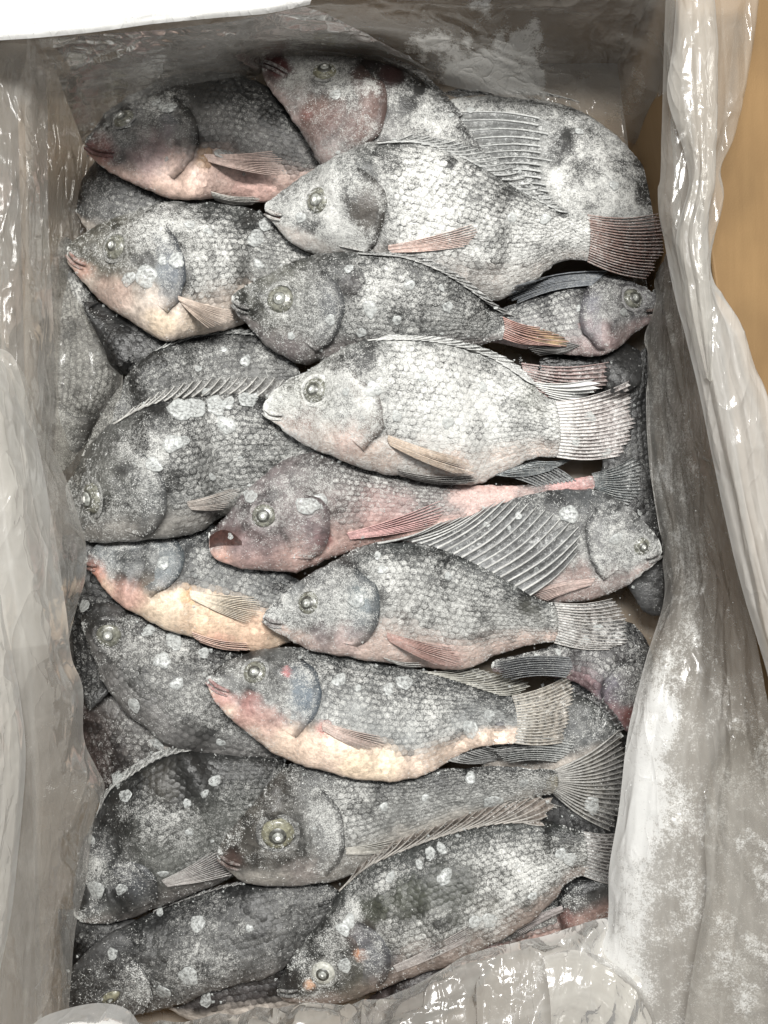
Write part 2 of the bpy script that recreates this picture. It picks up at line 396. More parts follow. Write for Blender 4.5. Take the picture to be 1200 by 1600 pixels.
def ring(c, nrm, R, r, parent, fi, pig, frost, sx=1.0, dirx=None, name="eye_rim", flat=0.55):
    nrm = np.array(nrm, float); nrm /= np.linalg.norm(nrm)
    a = np.array([1.0, 0, 0]) if dirx is None else np.array([dirx[0], -dirx[1], 0.0])
    a = a - nrm * (a @ nrm); a /= np.linalg.norm(a); b = np.cross(nrm, a)
    n, m = 36, 8
    t = np.linspace(0, 2 * np.pi, n, endpoint=False); p = np.linspace(0, 2 * np.pi, m, endpoint=False)
    wob = 1 + 0.03 * np.sin(2 * t + rng.random() * 6) + 0.025 * np.sin(3 * t + rng.random() * 6)
    rr = R * wob[:, None] + r * np.cos(p)[None]
    V = c + rr[..., None] * (np.cos(t)[:, None, None] * a + np.sin(t)[:, None, None] * sx * b) + (r * flat * np.sin(p))[None, :, None] * nrm
    F = [(i * m + j, ((i + 1) % n) * m + j, ((i + 1) % n) * m + (j + 1) % m, i * m + (j + 1) % m) for i in range(n) for j in range(m)]
    return mesh_np(name, V.reshape(-1, 3), np.array(F), SKIN, parent, np.tile(np.array(pig), (n * m, 1)), frost, origin=fi['loc'])

def chip(fi, x, y, r, parent, flat=0.22, name="ice_chip"):
    n, m = 9, 14
    ph = np.linspace(0, np.pi, n); th = np.linspace(0, 2 * np.pi, m, endpoint=False)
    sd = rng.random(4) * 6; st = 0.88 + 0.26 * rng.random(); an = rng.random() * 3.14
    k = 1 + 0.10 * np.sin(2 * th + sd[0]) + 0.09 * np.sin(3 * th + sd[1]) + 0.07 * np.sin(5 * th + sd[2])
    k = k * (1 + 0.10 * (rng.random(m) - 0.5)); s = np.sin(ph)[:, None] ** 0.6
    lx = s * np.cos(th)[None] * k[None] * r * K * st; ly = s * np.sin(th)[None] * k[None] * r * K / st
    lz = np.cos(ph)[:, None] * flat * r * K * (1 + 0.15 * np.sin(2 * th + sd[3]))[None]
    e = 6.0
    z0 = float(hget(x, y)); gx = float(hget(x + e, y) - hget(x - e, y)) / (2 * e * K); gy = -float(hget(x, y + e) - hget(x, y - e)) / (2 * e * K)
    gx = np.clip(gx, -1, 1); gy = np.clip(gy, -1, 1)
    X = lx * math.cos(an) - ly * math.sin(an); Y = lx * math.sin(an) + ly * math.cos(an)
    c = unproj(np.array(x), np.array(y), np.array(z0))
    V = np.stack([X + c[0], Y + c[1], lz + c[2] + gx * X + gy * Y + 0.0003], -1).reshape(-1, 3)
    F = [(i * m + j, (i + 1) * m + j, (i + 1) * m + (j + 1) % m, i * m + (j + 1) % m) for i in range(n - 1) for j in range(m)]
    return mesh_np(name, V, np.array(F), ICE, parent, origin=fi['loc'])

ALLF = []
def fish(label, d, v, eye=None, gill=None, cheek=None, mouth=None, frost=0.4, dk=DK, md=MD, bl=PALE, belly=(0.72, 0.95), head=None, blobs=(), fins=(), chips=(),
         thick=0.235, bars=0.35, lipcol=BROWN, scales=True, gcol=None, ngrain=3600, fblobs=(), open_mouth=None, quant=60, deep=0.0, scale_from=None, sk=1.0, slope=0.16):
    fi = dict(frost=frost - 0.04, grain=[])
    # stations: fine near both ends
    s = np.linspace(0, 1, NB); s = 0.5 * s + 0.5 * (0.5 - 0.5 * np.cos(np.pi * s))
    D = spline(d, s); V = spline(v, s)
    # round the tail end off
    wob = np.minimum(1, np.linalg.norm(D - V, axis=1) / 60)[:, None]
    for E, sd_ in ((D, 3.1), (V, 8.7)):
        tg = np.gradient(E, axis=0); tg /= np.linalg.norm(tg, axis=1)[:, None] + 1e-9
        E += np.c_[-tg[:, 1], tg[:, 0]] * wob * (5.0 * (fbm(E[:, 0] * 0.035 + sd_, E[:, 1] * 0.035, 2) - 0.5) + 2.4 * (vnoise(E[:, 0] * 0.14, E[:, 1] * 0.14 + sd_) - 0.5))[:, None]
    mid = (D + V) / 2; e = np.sqrt(np.clip(1 - np.clip((s - 0.975) / 0.025, 0, 1) ** 2, 0.02, 1))[:, None]
    D = mid + (D - mid) * e; V = mid + (V - mid) * e
    w = 0.5 - 0.5 * np.cos(np.pi * np.linspace(0, 1, MB)); w = 0.35 * np.linspace(0, 1, MB) + 0.65 * w
    X = D[:, 0:1] * (1 - w) + V[:, 0:1] * w; Y = D[:, 1:2] * (1 - w) + V[:, 1:2] * w
    u = 2 * w - 1
    hpx = np.linalg.norm(D - V, axis=1)
    t = thick * K * smooth1(hpx, 6)
    t = t * (0.85 + 0.3 * np.exp(-((s - 0.3) / 0.22) ** 2))
    # lie on what is underneath
    rim = np.vstack([D, V]); Hr = hget(rim[:, 0], rim[:, 1])
    cx, cy = rim.mean(0)
    A = np.c_[np.ones(len(rim)), (rim[:, 0] - cx) * K, (rim[:, 1] - cy) * K]
    co = np.linalg.lstsq(A, Hr, rcond=None)[0]
    co[1:] = np.clip(co[1:], -slope, slope)
    co[0] = np.percentile(Hr - A[:, 1:] @ co[1:], quant) - deep
    zp = A @ co
    zr = np.maximum(zp, Hr + 0.0085)
    zD = smooth1(zr[:NB], 5); zV = smooth1(zr[NB:], 5)
    zD = np.maximum(zD, Hr[:NB] + 0.0030); zV = np.maximum(zV, Hr[NB:] + 0.0030)
    prof = (1 - np.abs(u) ** 2.3) ** 0.68
    Z = zD[:, None] * (1 - w) + zV[:, None] * w + t[:, None] * prof
    # body form: lumps, cheek, gill groove, eye socket
    lum = fbm(X * 0.022 + cx, Y * 0.022, 3) - 0.5
    amp = np.minimum(1, hpx / 90)[:, None] * prof
    Z += 0.0046 * lum * amp + 0.0012 * (fbm(X * 0.09, Y * 0.09 + cx, 2) - 0.5) * amp
    if gill is not None:
        g = spline(gill, np.linspace(0, 1, 14)); dg = seg_dist(X, Y, g)
        Z -= 0.0020 * np.exp(-(dg / 7) ** 2) * amp
        fi['gillpt'] = g
    if cheek is not None:
        dg = seg_dist(X, Y, spline(cheek, np.linspace(0, 1, 14))); Z -= 0.0013 * np.exp(-(dg / 4.5) ** 2) * amp
    if eye is not None:
        de = np.hypot(X - eye[0], Y - eye[1]); er = eye[2]
        Z += 0.0016 * np.exp(-((de - er * 1.5) / (er * 0.45)) ** 2) * prof - 0.0008 * np.exp(-((de - er * 1.02) / (er * 0.2)) ** 2)
    if mouth is not None:
        dm = seg_dist(X, Y, spline(mouth, np.linspace(0, 1, 10))); Z -= 0.0022 * np.exp(-(dm / 4.0) ** 2) * np.sqrt(np.clip(prof, 0, 1))
    hu = hget(X, Y)
    Z = np.maximum(Z, hu + 0.0006)
    Z[:, 0] = zD; Z[:, -1] = zV
    # pigment
    lo = fbm(X * 0.012 + 3 * cx, Y * 0.012, 4); hi = fbm(X * 0.05, Y * 0.05 + cx, 4)
    ww = w[None] + 0.22 * (lo - 0.5) + 0.10 * (hi - 0.5)
    dk, md, bl = np.array(dk) * 0.62, np.array(md) * 0.86, np.array(bl) * 0.95
    P = dk + (md - dk) * sstep(0.10, 0.60, ww)[..., None]
    P = P + (bl - P) * sstep(belly[0] - 0.06, belly[1] - 0.03, ww)[..., None]
    bar = 0.5 + 0.5 * np.sin(s * 46 + 2.0 * (lo[:, MB // 2] - 0.5))
    P = P * (1 - bars * (bar[:, None] * sstep(0.28, 0.40, s)[:, None] * (1 - sstep(0.55, 0.85, w))[None] * sstep(0.40, 0.60, hi))[..., None])
    hcol = np.array(head) if head is not None else None
    if hcol is not None:
        hm = (1 - sstep(0.20, 0.36, s + 0.1 * (hi.mean(1) - 0.5)))[:, None] * (1 - sstep(0.70, 0.92, ww))
        P = P + (hcol * (0.7 + 0.6 * hi)[..., None] - P) * hm[..., None] * 0.85
    P = P * (0.40 + 1.2 * hi)[..., None]
    blot = sstep(0.56, 0.70, fbm(X * 0.03 + cx * 2, Y * 0.03 + cy, 4)) * (1 - sstep(0.7, 0.9, w))[None]
    P = P * (1 - 0.6 * blot)[..., None]
    fr = 0.90 * frost + 0.055 + 0.50 * (fbm(X * 0.011 + cy, Y * 0.011 + 9, 4) - 0.5) + 0.12 * (lo - 0.5)
    fr = fr - 0.16 * (1 - sstep(0.0, 0.22, w))[None] - 0.15 * blot - 0.20 * sstep(belly[0] - 0.08, belly[1] - 0.04, ww)
    for bx, by, br, bc, bs in blobs:
        rr = np.hypot(X - bx, Y - by) / br + 0.9 * (fbm(X * 0.045 + bx, Y * 0.045, 4) - 0.5)
        m = (1 - sstep(0.30, 1.10, rr)) * bs * (0.65 + 0.7 * (hi - 0.5) * 2 if bc[2] > bc[0] else 1.0)
        m = np.clip(m, 0, 1)
        P = P + (np.array(bc) - P) * m[..., None]
        lb = 0.3 * bc[0] + 0.6 * bc[1] + 0.1 * bc[2]
        fr = fr - (0.55 if lb < 0.07 else 0.14) * m
    for bx, by, br, bs in fblobs:
        rr = np.hypot(X - bx, Y - by) / br + 0.9 * (fbm(X * 0.04 + by, Y * 0.04, 4) - 0.5)
        fr = fr + 0.6 * bs * (1 - sstep(0.4, 1.1, rr))
    if cheek is not None: P = P * (1 - 0.40 * np.exp(-(seg_dist(X, Y, spline(cheek, np.linspace(0, 1, 14))) / 4) ** 2))[..., None]  # colour darkened along the carved cheek groove
    if gill is not None: P = P * (1 - 0.45 * np.exp(-(seg_dist(X, Y, g) / 5) ** 2))[..., None]  # colour darkened along the gill groove
    top = unproj(X, Y, Z)
    fi.update(X=X, Y=Y, Z=Z, pig=P, fr=fr, s=s, w=w)
    loc = np.array(unproj(np.array(cx), np.array(cy), np.array(float(zp.mean()) - 0.01)))
    fi['loc'] = loc
    root = empty("frozen_fish", tuple(loc), label, "fish", "frozen fish piled in the box"); fi['root'] = root
    # underside
    wl = 0.5 + 0.5 * np.cos(np.pi * np.linspace(0, 1, LB + 2))[1:-1]
    Xl = D[:, 0:1] * (1 - wl) + V[:, 0:1] * wl; Yl = D[:, 1:2] * (1 - wl) + V[:, 1:2] * wl
    Zl = zD[:, None] * (1 - wl) + zV[:, None] * wl - 0.6 * t[:, None] * (1 - np.abs(2 * wl - 1) ** 2.3) ** 0.68
    allv = np.concatenate([top, unproj(Xl, Yl, Zl)], 1)
    M = MB + LB
    i, j = np.meshgrid(np.arange(NB - 1), np.arange(M), indexing='ij'); a = (i * M + j).ravel(); b = (i * M + (j + 1) % M).ravel()
    F = np.stack([a, a + M, b + M, b], 1)
    Pl = np.repeat(P[:, MB // 2:MB // 2 + 1], LB, 1)
    mesh_np("body", allv.reshape(-1, 3), F, SKIN, root, np.concatenate([P, Pl], 1).reshape(-1, 3),
            np.concatenate([fr, np.repeat(fr[:, :1] * 0 + frost, LB, 1)], 1).ravel(), origin=loc)
    hput(X, Y, Z)
    fi['grain'].append((top, fr + 0.0, 1.0))
    # scales: one shingle each, in staggered rows behind the gill cover
    if scales:
        if scale_from is None:
            if gill is not None:
                gi = near_idx(fi, [g[len(g) // 2][0]], [g[len(g) // 2][1]])[0] // len(w[::2]); sf = s[::2][gi] + 0.015
            else: sf = 0.30
        else: sf = scale_from
        L = np.linalg.norm(np.diff(mid, axis=0), axis=1).sum()
        step = 10.0; nr = max(6, int(hpx.max() * 1.08 / 10.8)); nc = int(L * (0.985 - sf) / (step * 0.98))
        rr, cc = np.meshgrid(np.arange(nr), np.arange(nc), indexing='ij')
        sw_ = (rr + 0.5) / nr
        ss = sf + (0.985 - sf) * (cc + 0.5 * (rr % 2) + 0.05 * rng.standard_normal(rr.shape)) / nc
        ss = ss - 0.06 * (np.abs(sw_ - 0.5) * 2) ** 2 * (0.985 - ss) / (0.985 - sf) * 0 + 0.02 * rng.standard_normal(rr.shape) * 0
        sw_ = sw_ + 0.004 * rng.standard_normal(rr.shape)
        ok = (ss < 0.985) & (sw_ > 0.035) & (sw_ < 0.965)
        ss, sw_ = ss[ok], sw_[ok]
        fi_ = np.interp(ss, s, np.arange(NB)); fj = np.interp(sw_, w, np.arange(MB))
        def bil(A, a, b):
            a = np.clip(a, 0, A.shape[0] - 1.001); b = np.clip(b, 0, A.shape[1] - 1.001)
            i = a.astype(int); j = b.astype(int); x = a - i; y = b - j
            if A.ndim == 3: x = x[:, None]; y = y[:, None]
            return (A[i, j] * (1 - x) + A[i + 1, j] * x) * (1 - y) + (A[i, j + 1] * (1 - x) + A[i + 1, j + 1] * x) * y
        c0 = bil(top, fi_, fj)
        ts_ = bil(top, fi_ + 1.2, fj) - bil(top, fi_ - 1.2, fj); tw = bil(top, fi_, fj + 1.2) - bil(top, fi_, fj - 1.2)
        ts_ /= np.linalg.norm(ts_, axis=1)[:, None] + 1e-12; nn = np.cross(tw, ts_); nn /= np.linalg.norm(nn, axis=1)[:, None] + 1e-12
        nn[nn[:, 2] < 0] *= -1
        tw = np.cross(nn, ts_); 
        wi = np.interp(ss, s, hpx) / nr * K                            # row pitch here
        wi = np.maximum(wi, 0.0022)
        lx = np.full(len(ss), step * K)
        rim_ = [(-0.75, 0.0), (-0.45, -0.50), (0.12, -0.60), (0.55, -0.40), (0.74, 0.0), (0.55, 0.40), (0.12, 0.60), (-0.45, 0.50)]
        hz_ = [-0.25, -0.12, 0.02, 0.20, 0.28, 0.20, 0.02, -0.12]
        shp = np.array([(0.05, 0.0, 0.36)] + [(a * 0.70 + 0.03, b * 0.74, 0.12 + 0.30 * (a + 0.4)) for a, b in rim_] + [(a, b, h) for (a, b), h in zip(rim_, hz_)])
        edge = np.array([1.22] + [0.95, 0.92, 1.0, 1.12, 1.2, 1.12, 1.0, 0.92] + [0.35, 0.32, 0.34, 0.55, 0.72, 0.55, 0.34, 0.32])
        szr = 0.92 + 0.16 * rng.random(len(ss)); lift = (0.0008 + 0.0005 * rng.random(len(ss)))
        lift = lift * (1 - 0.75 * np.clip(bil(P, fi_, fj) @ np.array([0.3, 0.6, 0.1]) / 0.33, 0, 1)); tl = 0.12 * rng.standard_normal(len(ss))
        Vs = c0[:, None] + ts_[:, None] * (shp[:, 0][None] * (lx * szr)[:, None])[..., None] + tw[:, None] * (shp[:, 1][None] * (wi * szr * 1.02)[:, None])[..., None] \
            + nn[:, None] * (shp[:, 2][None] * lift[:, None] + shp[:, 1][None] * tl[:, None] * 0.0006)[..., None]
        pc = bil(P, fi_, fj) * (0.88 + 0.24 * rng.random(len(ss)))[:, None]
        lumi = np.clip(pc @ np.array([0.3, 0.6, 0.1]) / 0.35, 0, 1)[:, None]
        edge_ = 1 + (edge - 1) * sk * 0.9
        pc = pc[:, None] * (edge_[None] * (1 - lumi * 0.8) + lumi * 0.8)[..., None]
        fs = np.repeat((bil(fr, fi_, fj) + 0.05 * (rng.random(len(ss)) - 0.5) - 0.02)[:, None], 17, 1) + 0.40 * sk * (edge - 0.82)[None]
        f0 = [[0, a, a % 8 + 1] for a in range(1, 9)]
        for a in range(1, 9): b = a % 8 + 1; f0 += [[a, a + 8, b + 8], [a, b + 8, b]]
        F = (np.array(f0)[None] + (np.arange(len(ss)) * 17)[:, None, None]).reshape(-1, 3)
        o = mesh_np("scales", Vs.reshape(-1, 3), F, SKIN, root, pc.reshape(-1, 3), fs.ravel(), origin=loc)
        o['kind'] = 'stuff'
    # gill cover plate
    if gill is not None and gcol is not False:
        n, m = 26, 12
        R = spline(gill, np.linspace(0, 1, n))
        R = R + 7 * (np.stack([vnoise(R[:, 0] * 0.06, R[:, 1] * 0.06), vnoise(R[:, 1] * 0.06, R[:, 0] * 0.06)], -1) - 0.5)
        if cheek is not None: C = spline(cheek, np.linspace(0, 1, n))
        else:
            c = np.array([eye[0], eye[1]]) if eye is not None else np.array(d[0], float)
            C = R + (c - R.mean(0)) * 0.45
        vs = np.linspace(0, 1, m)
        vs[-2] = 0.985; vs[-1] = 1.0
        x = C[:, 0:1] * (1 - vs) + R[:, 0:1] * vs; y = C[:, 1:2] * (1 - vs) + R[:, 1:2] * vs
        ends = np.sin(np.pi * np.linspace(0.04, 0.96, n)) ** 0.5
        z = smooth2(hget(x, y), 3) + (-0.0008 + 0.0034 * vs ** 0.8)[None] * ends[:, None] - 0.0004
        z[:, -1] -= 0.0040
        z += 0.0010 * (fbm(x * 0.05 + 7, y * 0.05, 3) - 0.5)
        pg = pig_at(fi, x, y).reshape(n, m, 3)
        if gcol is not None:
            gm = (sstep(0.1, 0.5, vs)[None] * np.sin(np.pi * np.linspace(0, 1, n))[:, None] ** 0.7)[..., None]
            pg = pg + (np.array(gcol) - pg) * gm * 0.75
        pg[:, -3:] *= 0.6
        fr2 = fro_at(fi, x, y).reshape(n, m); fr2[:, -2:] -= 0.3; fr2[:, -4:-2] += 0.08
        # tilted the right way up
        o = fill_part(fi, "gill_cover", x, y, z, SKIN, pg, fr2)
        hput(x[:, :-1], y[:, :-1], z[:, :-1], 3)
        fi['grain'].append((unproj(x[:, :-1], y[:, :-1], z[:, :-1]), fr2[:, :-1], 0.12))
    # eye
    if eye is not None:
        ex, ey, er = eye[:3]; sq = eye[3] if len(eye) > 3 else 1.0; kind = eye[4] if len(eye) > 4 else 0
        e = er
        gx = float(hget(ex + e, ey) - hget(ex - e, ey)) / (2 * e * K); gy = -float(hget(ex, ey + e) - hget(ex, ey - e)) / (2 * e * K)
        nr_ = np.array([-gx * 0.8, -gy * 0.8, 1.0])
        z0 = float(np.mean(hget(np.array([ex, ex + e, ex - e, ex, ex]), np.array([ey, ey, ey, ey + e, ey - e]))))
        c = unproj(np.array(ex), np.array(ey), np.array(z0))
        r = er * K
        dx = np.array(d[min(4, len(d) - 1)], float) - np.array(d[0], float)
        hp = pig_at(fi, [ex + er * 1.6], [ey])[0]
        rimc = np.clip(hp * 1.5 + 0.03, 0, 0.5)
        ring(c - np.array([0, 0, 0.0001]), nr_, r * 1.22, r * 0.20, root, fi, rimc * 0.7, frost + 0.05, sq, dx, flat=0.32)
        eyo = dome(c, nr_, r * 1.10, r * 0.42, {2: EYEW, 3: EYEO}.get(kind, EYEBALL), "eye", root, fi, sx=sq, dirx=dx)
        up = nr_ / np.linalg.norm(nr_)
        rs = 0.85 + 0.3 * rng.random(); off = (rng.random(3) - 0.5) * r * 0.10; off[2] = 0
        dome(c + up * r * 0.06 + off * 0.5, nr_, r * 0.74 * rs, r * 0.46, IRIS, "iris", eyo, fi, sx=sq, dirx=dx)
        pr = 0.42 if kind == 0 else 0.34
        dome(c + up * r * 0.26 + off, nr_, r * pr * 1.30 * rs, r * 0.33, PUPIL, "pupil", eyo, fi, sx=sq, dirx=dx)
        dome(c + up * r * 0.41 + off * 1.3, nr_, r * pr * 0.62 * (0.8 + 0.5 * rng.random()), r * 0.205, LENS, "lens", eyo, fi, sx=sq * (0.8 + 0.3 * rng.random()), dirx=dx, seg=18, rings=6)
        th = np.linspace(0, 2 * np.pi, 24); qq = np.linspace(0.62, 1.25, 8)
        a_ = np.cross([0, 1.0, 0], up); a_ /= np.linalg.norm(a_); b_ = np.cross(up, a_)
        eg = c + r * qq[None, :, None] * (np.cos(th)[:, None, None] * a_ + sq * np.sin(th)[:, None, None] * b_) + up * (r * 0.42 * np.sqrt(np.clip(1 - (qq / 1.25) ** 2, 0, 1)))[None, :, None]
        fi['grain'].append((eg, frost - 0.12 + 0.6 * (fbm(eg[..., 0] * 300, eg[..., 1] * 300, 2) - 0.5), 0.022))
    # lips
    if mouth is not None:
        ml = spline(mouth, np.linspace(0, 1, 12))
        tg = np.gradient(ml, axis=0); tg /= np.linalg.norm(tg, axis=1)[:, None]; nr2 = np.c_[-tg[:, 1], tg[:, 0]]
        for sgn, nm, rad in ((-1, "upper_lip", 0.0024), (1, "lower_lip", 0.0021)):
            q = ml + nr2 * sgn * 4.0 * np.linspace(0.9, 1.0, 12)[:, None]
            if (nr2[5] @ (np.array(d[2], float) - np.array(v[2], float))) > 0: q = ml - nr2 * sgn * 4.0
            zz = smooth1(hget(q[:, 0], q[:, 1]), 3) + 0.0002
            Vt, Ft = tube(unproj(q[:, 0], q[:, 1], zz), 0.62 * rad * np.sin(np.pi * np.linspace(0.16, 0.90, 12)) ** 0.6, 8)
            mesh_np(nm, Vt, Ft, SKIN, root, np.tile(np.array(lipcol) * 0.6 + 0.02, (len(Vt), 1)) * (0.7 + 0.6 * rng.random((len(Vt), 1))), frost + 0.02, origin=loc)
    if open_mouth is not None:
        A, B = open_mouth
        x = np.stack([np.array(spline(A, np.linspace(0, 1, 12)))[:, 0] * (1 - q) + np.array(spline(B, np.linspace(0, 1, 12)))[:, 0] * q for q in np.linspace(0, 1, 8)], 1)
        y = np.stack([np.array(spline(A, np.linspace(0, 1, 12)))[:, 1] * (1 - q) + np.array(spline(B, np.linspace(0, 1, 12)))[:, 1] * q for q in np.linspace(0, 1, 8)], 1)
        fill_part(fi, "mouth_hollow", x, y, smooth2(hget(x, y), 1) + 0.0004, MOUTH, None, None)
    for fd in fins:
        fd = dict(fd); fin(fi, fd.pop('name'), fd.pop('base'), fd.pop('tip'), fd.pop('n'), fd.pop('col'), **fd)
    for c in chips: chip(fi, c[0], c[1], c[2], root)
    grains(fi, fi['grain'], int(2.4 * ngrain * (0.35 + 1.2 * max(0.1, frost))), root)
    ALLF.append(fi)
    return fi
def F(name, base, tip, n, col, **kw): return dict(name=name, base=base, tip=tip, n=n, col=col, **kw)
# ------------------------------------------------------------------ the cardboard box
def slab(name, quad, thick, parent, mat, nu=2, nv=2):
    """a board with real thickness from four (px, py, z) corners"""
    p = [unproj(np.array(float(a)), np.array(float(b)), np.array(float(c))) for a, b, c in quad]
    p = [np.array(q) for q in p]
    n = np.cross(p[1] - p[0], p[3] - p[0]); n /= np.linalg.norm(n)
    V = [q for q in p] + [q + n * thick for q in p]
    Fc = [(3, 2, 1, 0), (4, 5, 6, 7), (0, 1, 5, 4), (1, 2, 6, 5), (2, 3, 7, 6), (3, 0, 4, 7)]
    o = mesh_np(name, V, np.array(Fc), mat, parent, smooth=False)
    m = o.modifiers.new("bevel", 'BEVEL'); m.width = 0.0015; m.segments = 2
    return o
ZR, ZF = 0.095, -0.062
box = empty("cardboard_box", (0, 0, 0), "open brown cardboard box holding the frozen fish in its plastic bag", "box")
RT, RB = (1052, -70), (1310, 1800)          # rim corners, right side, in photo pixels at rim height
LT, LB_ = (-120, -70), (-70, 1800)
def fl(x, y):                                # the same point on the floor of the box
    f = (DIST - ZR) / (DIST - ZF); return ((x - 600) * f + 600, (y - 800) * f + 800)
def wall(name, a, b, t, e):
    d = math.hypot(b[0] - a[0], b[1] - a[1]); ux, uy = (b[0] - a[0]) / d * e, (b[1] - a[1]) / d * e
    a = (a[0] - ux, a[1] - uy); b = (b[0] + ux, b[1] + uy)
    fa, fb = fl(*a), fl(*b)
    slab(name, [(*a, ZR + e * 1e-5), (*b, ZR + e * 1e-5), (*fb, ZF), (*fa, ZF)], t, box, CARD)
wall("wall_panel", RT, RB, 0.005, 9); wall("wall_panel", RB, LB_, 0.005, 14)
wall("wall_panel", LB_, LT, 0.005, 9); wall("wall_panel", LT, RT, 0.005, 14)
q = [fl(*a) for a in (LT, RT, RB, LB_)]
slab("floor_panel", [(q[0][0] - 9, q[0][1] - 9, ZF - 0.001), (q[3][0] - 9, q[3][1] + 9, ZF - 0.001), (q[2][0] + 9, q[2][1] + 9, ZF - 0.001), (q[1][0] + 9, q[1][1] - 9, ZF - 0.001)], 0.004, box, CARD)
slab("flap", [(RT[0] - 4, RT[1], ZR + 0.003), (RB[0] - 4, RB[1], ZR + 0.003), (RB[0] + 400, RB[1], ZR - 0.06), (RT[0] + 400, RT[1], ZR - 0.06)], -0.004, box, CARD)
table = slab("table_top", [(-900, -700, -0.075), (-900, 2300, -0.075), (2100, 2300, -0.075), (2100, -700, -0.075)], 0.008, None,
             plain("grey_table", (0.30, 0.29, 0.28), 0.5, 0.4, 0.15, 60, 0.1))
table['kind'] = 'structure'

# ------------------------------------------------------------------ the fish, lowest first
FINC = (0.10, 0.105, 0.10); FINP = (0.42, 0.26, 0.19)
# partly seen fish, and added filler fish whose dark colour stands in for gap shade
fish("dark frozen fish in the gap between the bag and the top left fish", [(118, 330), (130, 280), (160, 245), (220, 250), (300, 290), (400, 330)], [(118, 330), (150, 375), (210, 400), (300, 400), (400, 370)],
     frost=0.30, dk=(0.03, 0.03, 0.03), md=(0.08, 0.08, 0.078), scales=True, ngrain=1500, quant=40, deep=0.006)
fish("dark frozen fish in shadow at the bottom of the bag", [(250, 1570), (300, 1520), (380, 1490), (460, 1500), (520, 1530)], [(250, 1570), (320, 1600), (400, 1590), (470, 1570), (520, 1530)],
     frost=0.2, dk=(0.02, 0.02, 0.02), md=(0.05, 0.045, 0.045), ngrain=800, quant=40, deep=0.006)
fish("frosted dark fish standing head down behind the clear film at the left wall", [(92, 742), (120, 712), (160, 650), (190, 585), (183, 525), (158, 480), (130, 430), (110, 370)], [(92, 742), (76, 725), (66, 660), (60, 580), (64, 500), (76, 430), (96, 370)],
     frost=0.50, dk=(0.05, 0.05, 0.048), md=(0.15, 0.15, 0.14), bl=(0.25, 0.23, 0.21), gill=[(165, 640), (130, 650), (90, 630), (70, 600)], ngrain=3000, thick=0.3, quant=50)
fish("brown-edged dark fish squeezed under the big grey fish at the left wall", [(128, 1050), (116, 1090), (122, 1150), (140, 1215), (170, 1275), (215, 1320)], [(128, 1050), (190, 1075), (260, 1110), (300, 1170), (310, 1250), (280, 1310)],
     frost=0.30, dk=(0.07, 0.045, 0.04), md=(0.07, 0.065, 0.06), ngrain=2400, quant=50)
fish("near-black filler fish added to darken the gap below the white film at the right", [(1046, 965), (1052, 900), (1040, 800), (1024, 700), (1020, 600), (1010, 540)], [(1046, 965), (1000, 950), (960, 860), (940, 740), (950, 620), (1010, 540)],
     frost=0.18, dk=(0.022, 0.022, 0.022), md=(0.045, 0.045, 0.045), bl=(0.05, 0.05, 0.05), ngrain=900, quant=40, deep=0.008)  # added filler; its near-black colour stands in for shade beside the film
fish("near-black filler fish added to darken the gap left of the yellow-bellied fish", [(98, 836), (92, 900), (100, 980), (112, 1060), (140, 1110)], [(98, 836), (150, 840), (200, 920), (200, 1040), (140, 1110)],
     frost=0.20, dk=(0.022, 0.022, 0.022), md=(0.045, 0.045, 0.045), bl=(0.05, 0.05, 0.05), ngrain=900, quant=40, deep=0.008)  # added filler, coloured near black so the gap reads as shaded
fish("near-black filler fish added to darken the gap in the lower left corner", [(90, 1420), (96, 1480), (110, 1540), (150, 1585)], [(90, 1420), (200, 1430), (260, 1500), (230, 1560), (150, 1585)],
     frost=0.16, dk=(0.02, 0.02, 0.02), md=(0.04, 0.04, 0.04), bl=(0.05, 0.05, 0.05), ngrain=700, quant=40, deep=0.008)  # added filler; corner shade is put into its colour
fish("near-black filler fish added to darken the gap below the orange-lipped fish", [(128, 470), (150, 520), (180, 580), (240, 630)], [(128, 470), (200, 480), (290, 520), (320, 590), (240, 630)],
     frost=0.16, dk=(0.02, 0.02, 0.02), md=(0.04, 0.04, 0.04), bl=(0.05, 0.05, 0.05), ngrain=700, quant=40, deep=0.010)  # filler body added to hide the pale bag floor, shade in its colour
fish("near-black filler fish added to darken the gaps under the tails at the lower right", [(975, 1500), (1000, 1400), (1005, 1250), (1000, 1120), (985, 980)], [(975, 1500), (900, 1480), (850, 1330), (850, 1130), (900, 1010), (985, 980)],
     frost=0.18, dk=(0.022, 0.022, 0.022), md=(0.045, 0.045, 0.045), bl=(0.05, 0.05, 0.05), ngrain=900, quant=40, deep=0.008)  # broad filler added under the tails, near black in place of shade
fish("dark filler fish added to darken the gap under the mottled fish at the bottom edge", [(540, 1600), (600, 1540), (700, 1490), (800, 1470)], [(540, 1600), (620, 1610), (720, 1570), (800, 1470)],
     frost=0.16, dk=(0.03, 0.02, 0.018), md=(0.06, 0.035, 0.03), bl=(0.05, 0.05, 0.05), ngrain=500, quant=40, deep=0.008)  # added filler, dark colour in place of shade at the bottom edge
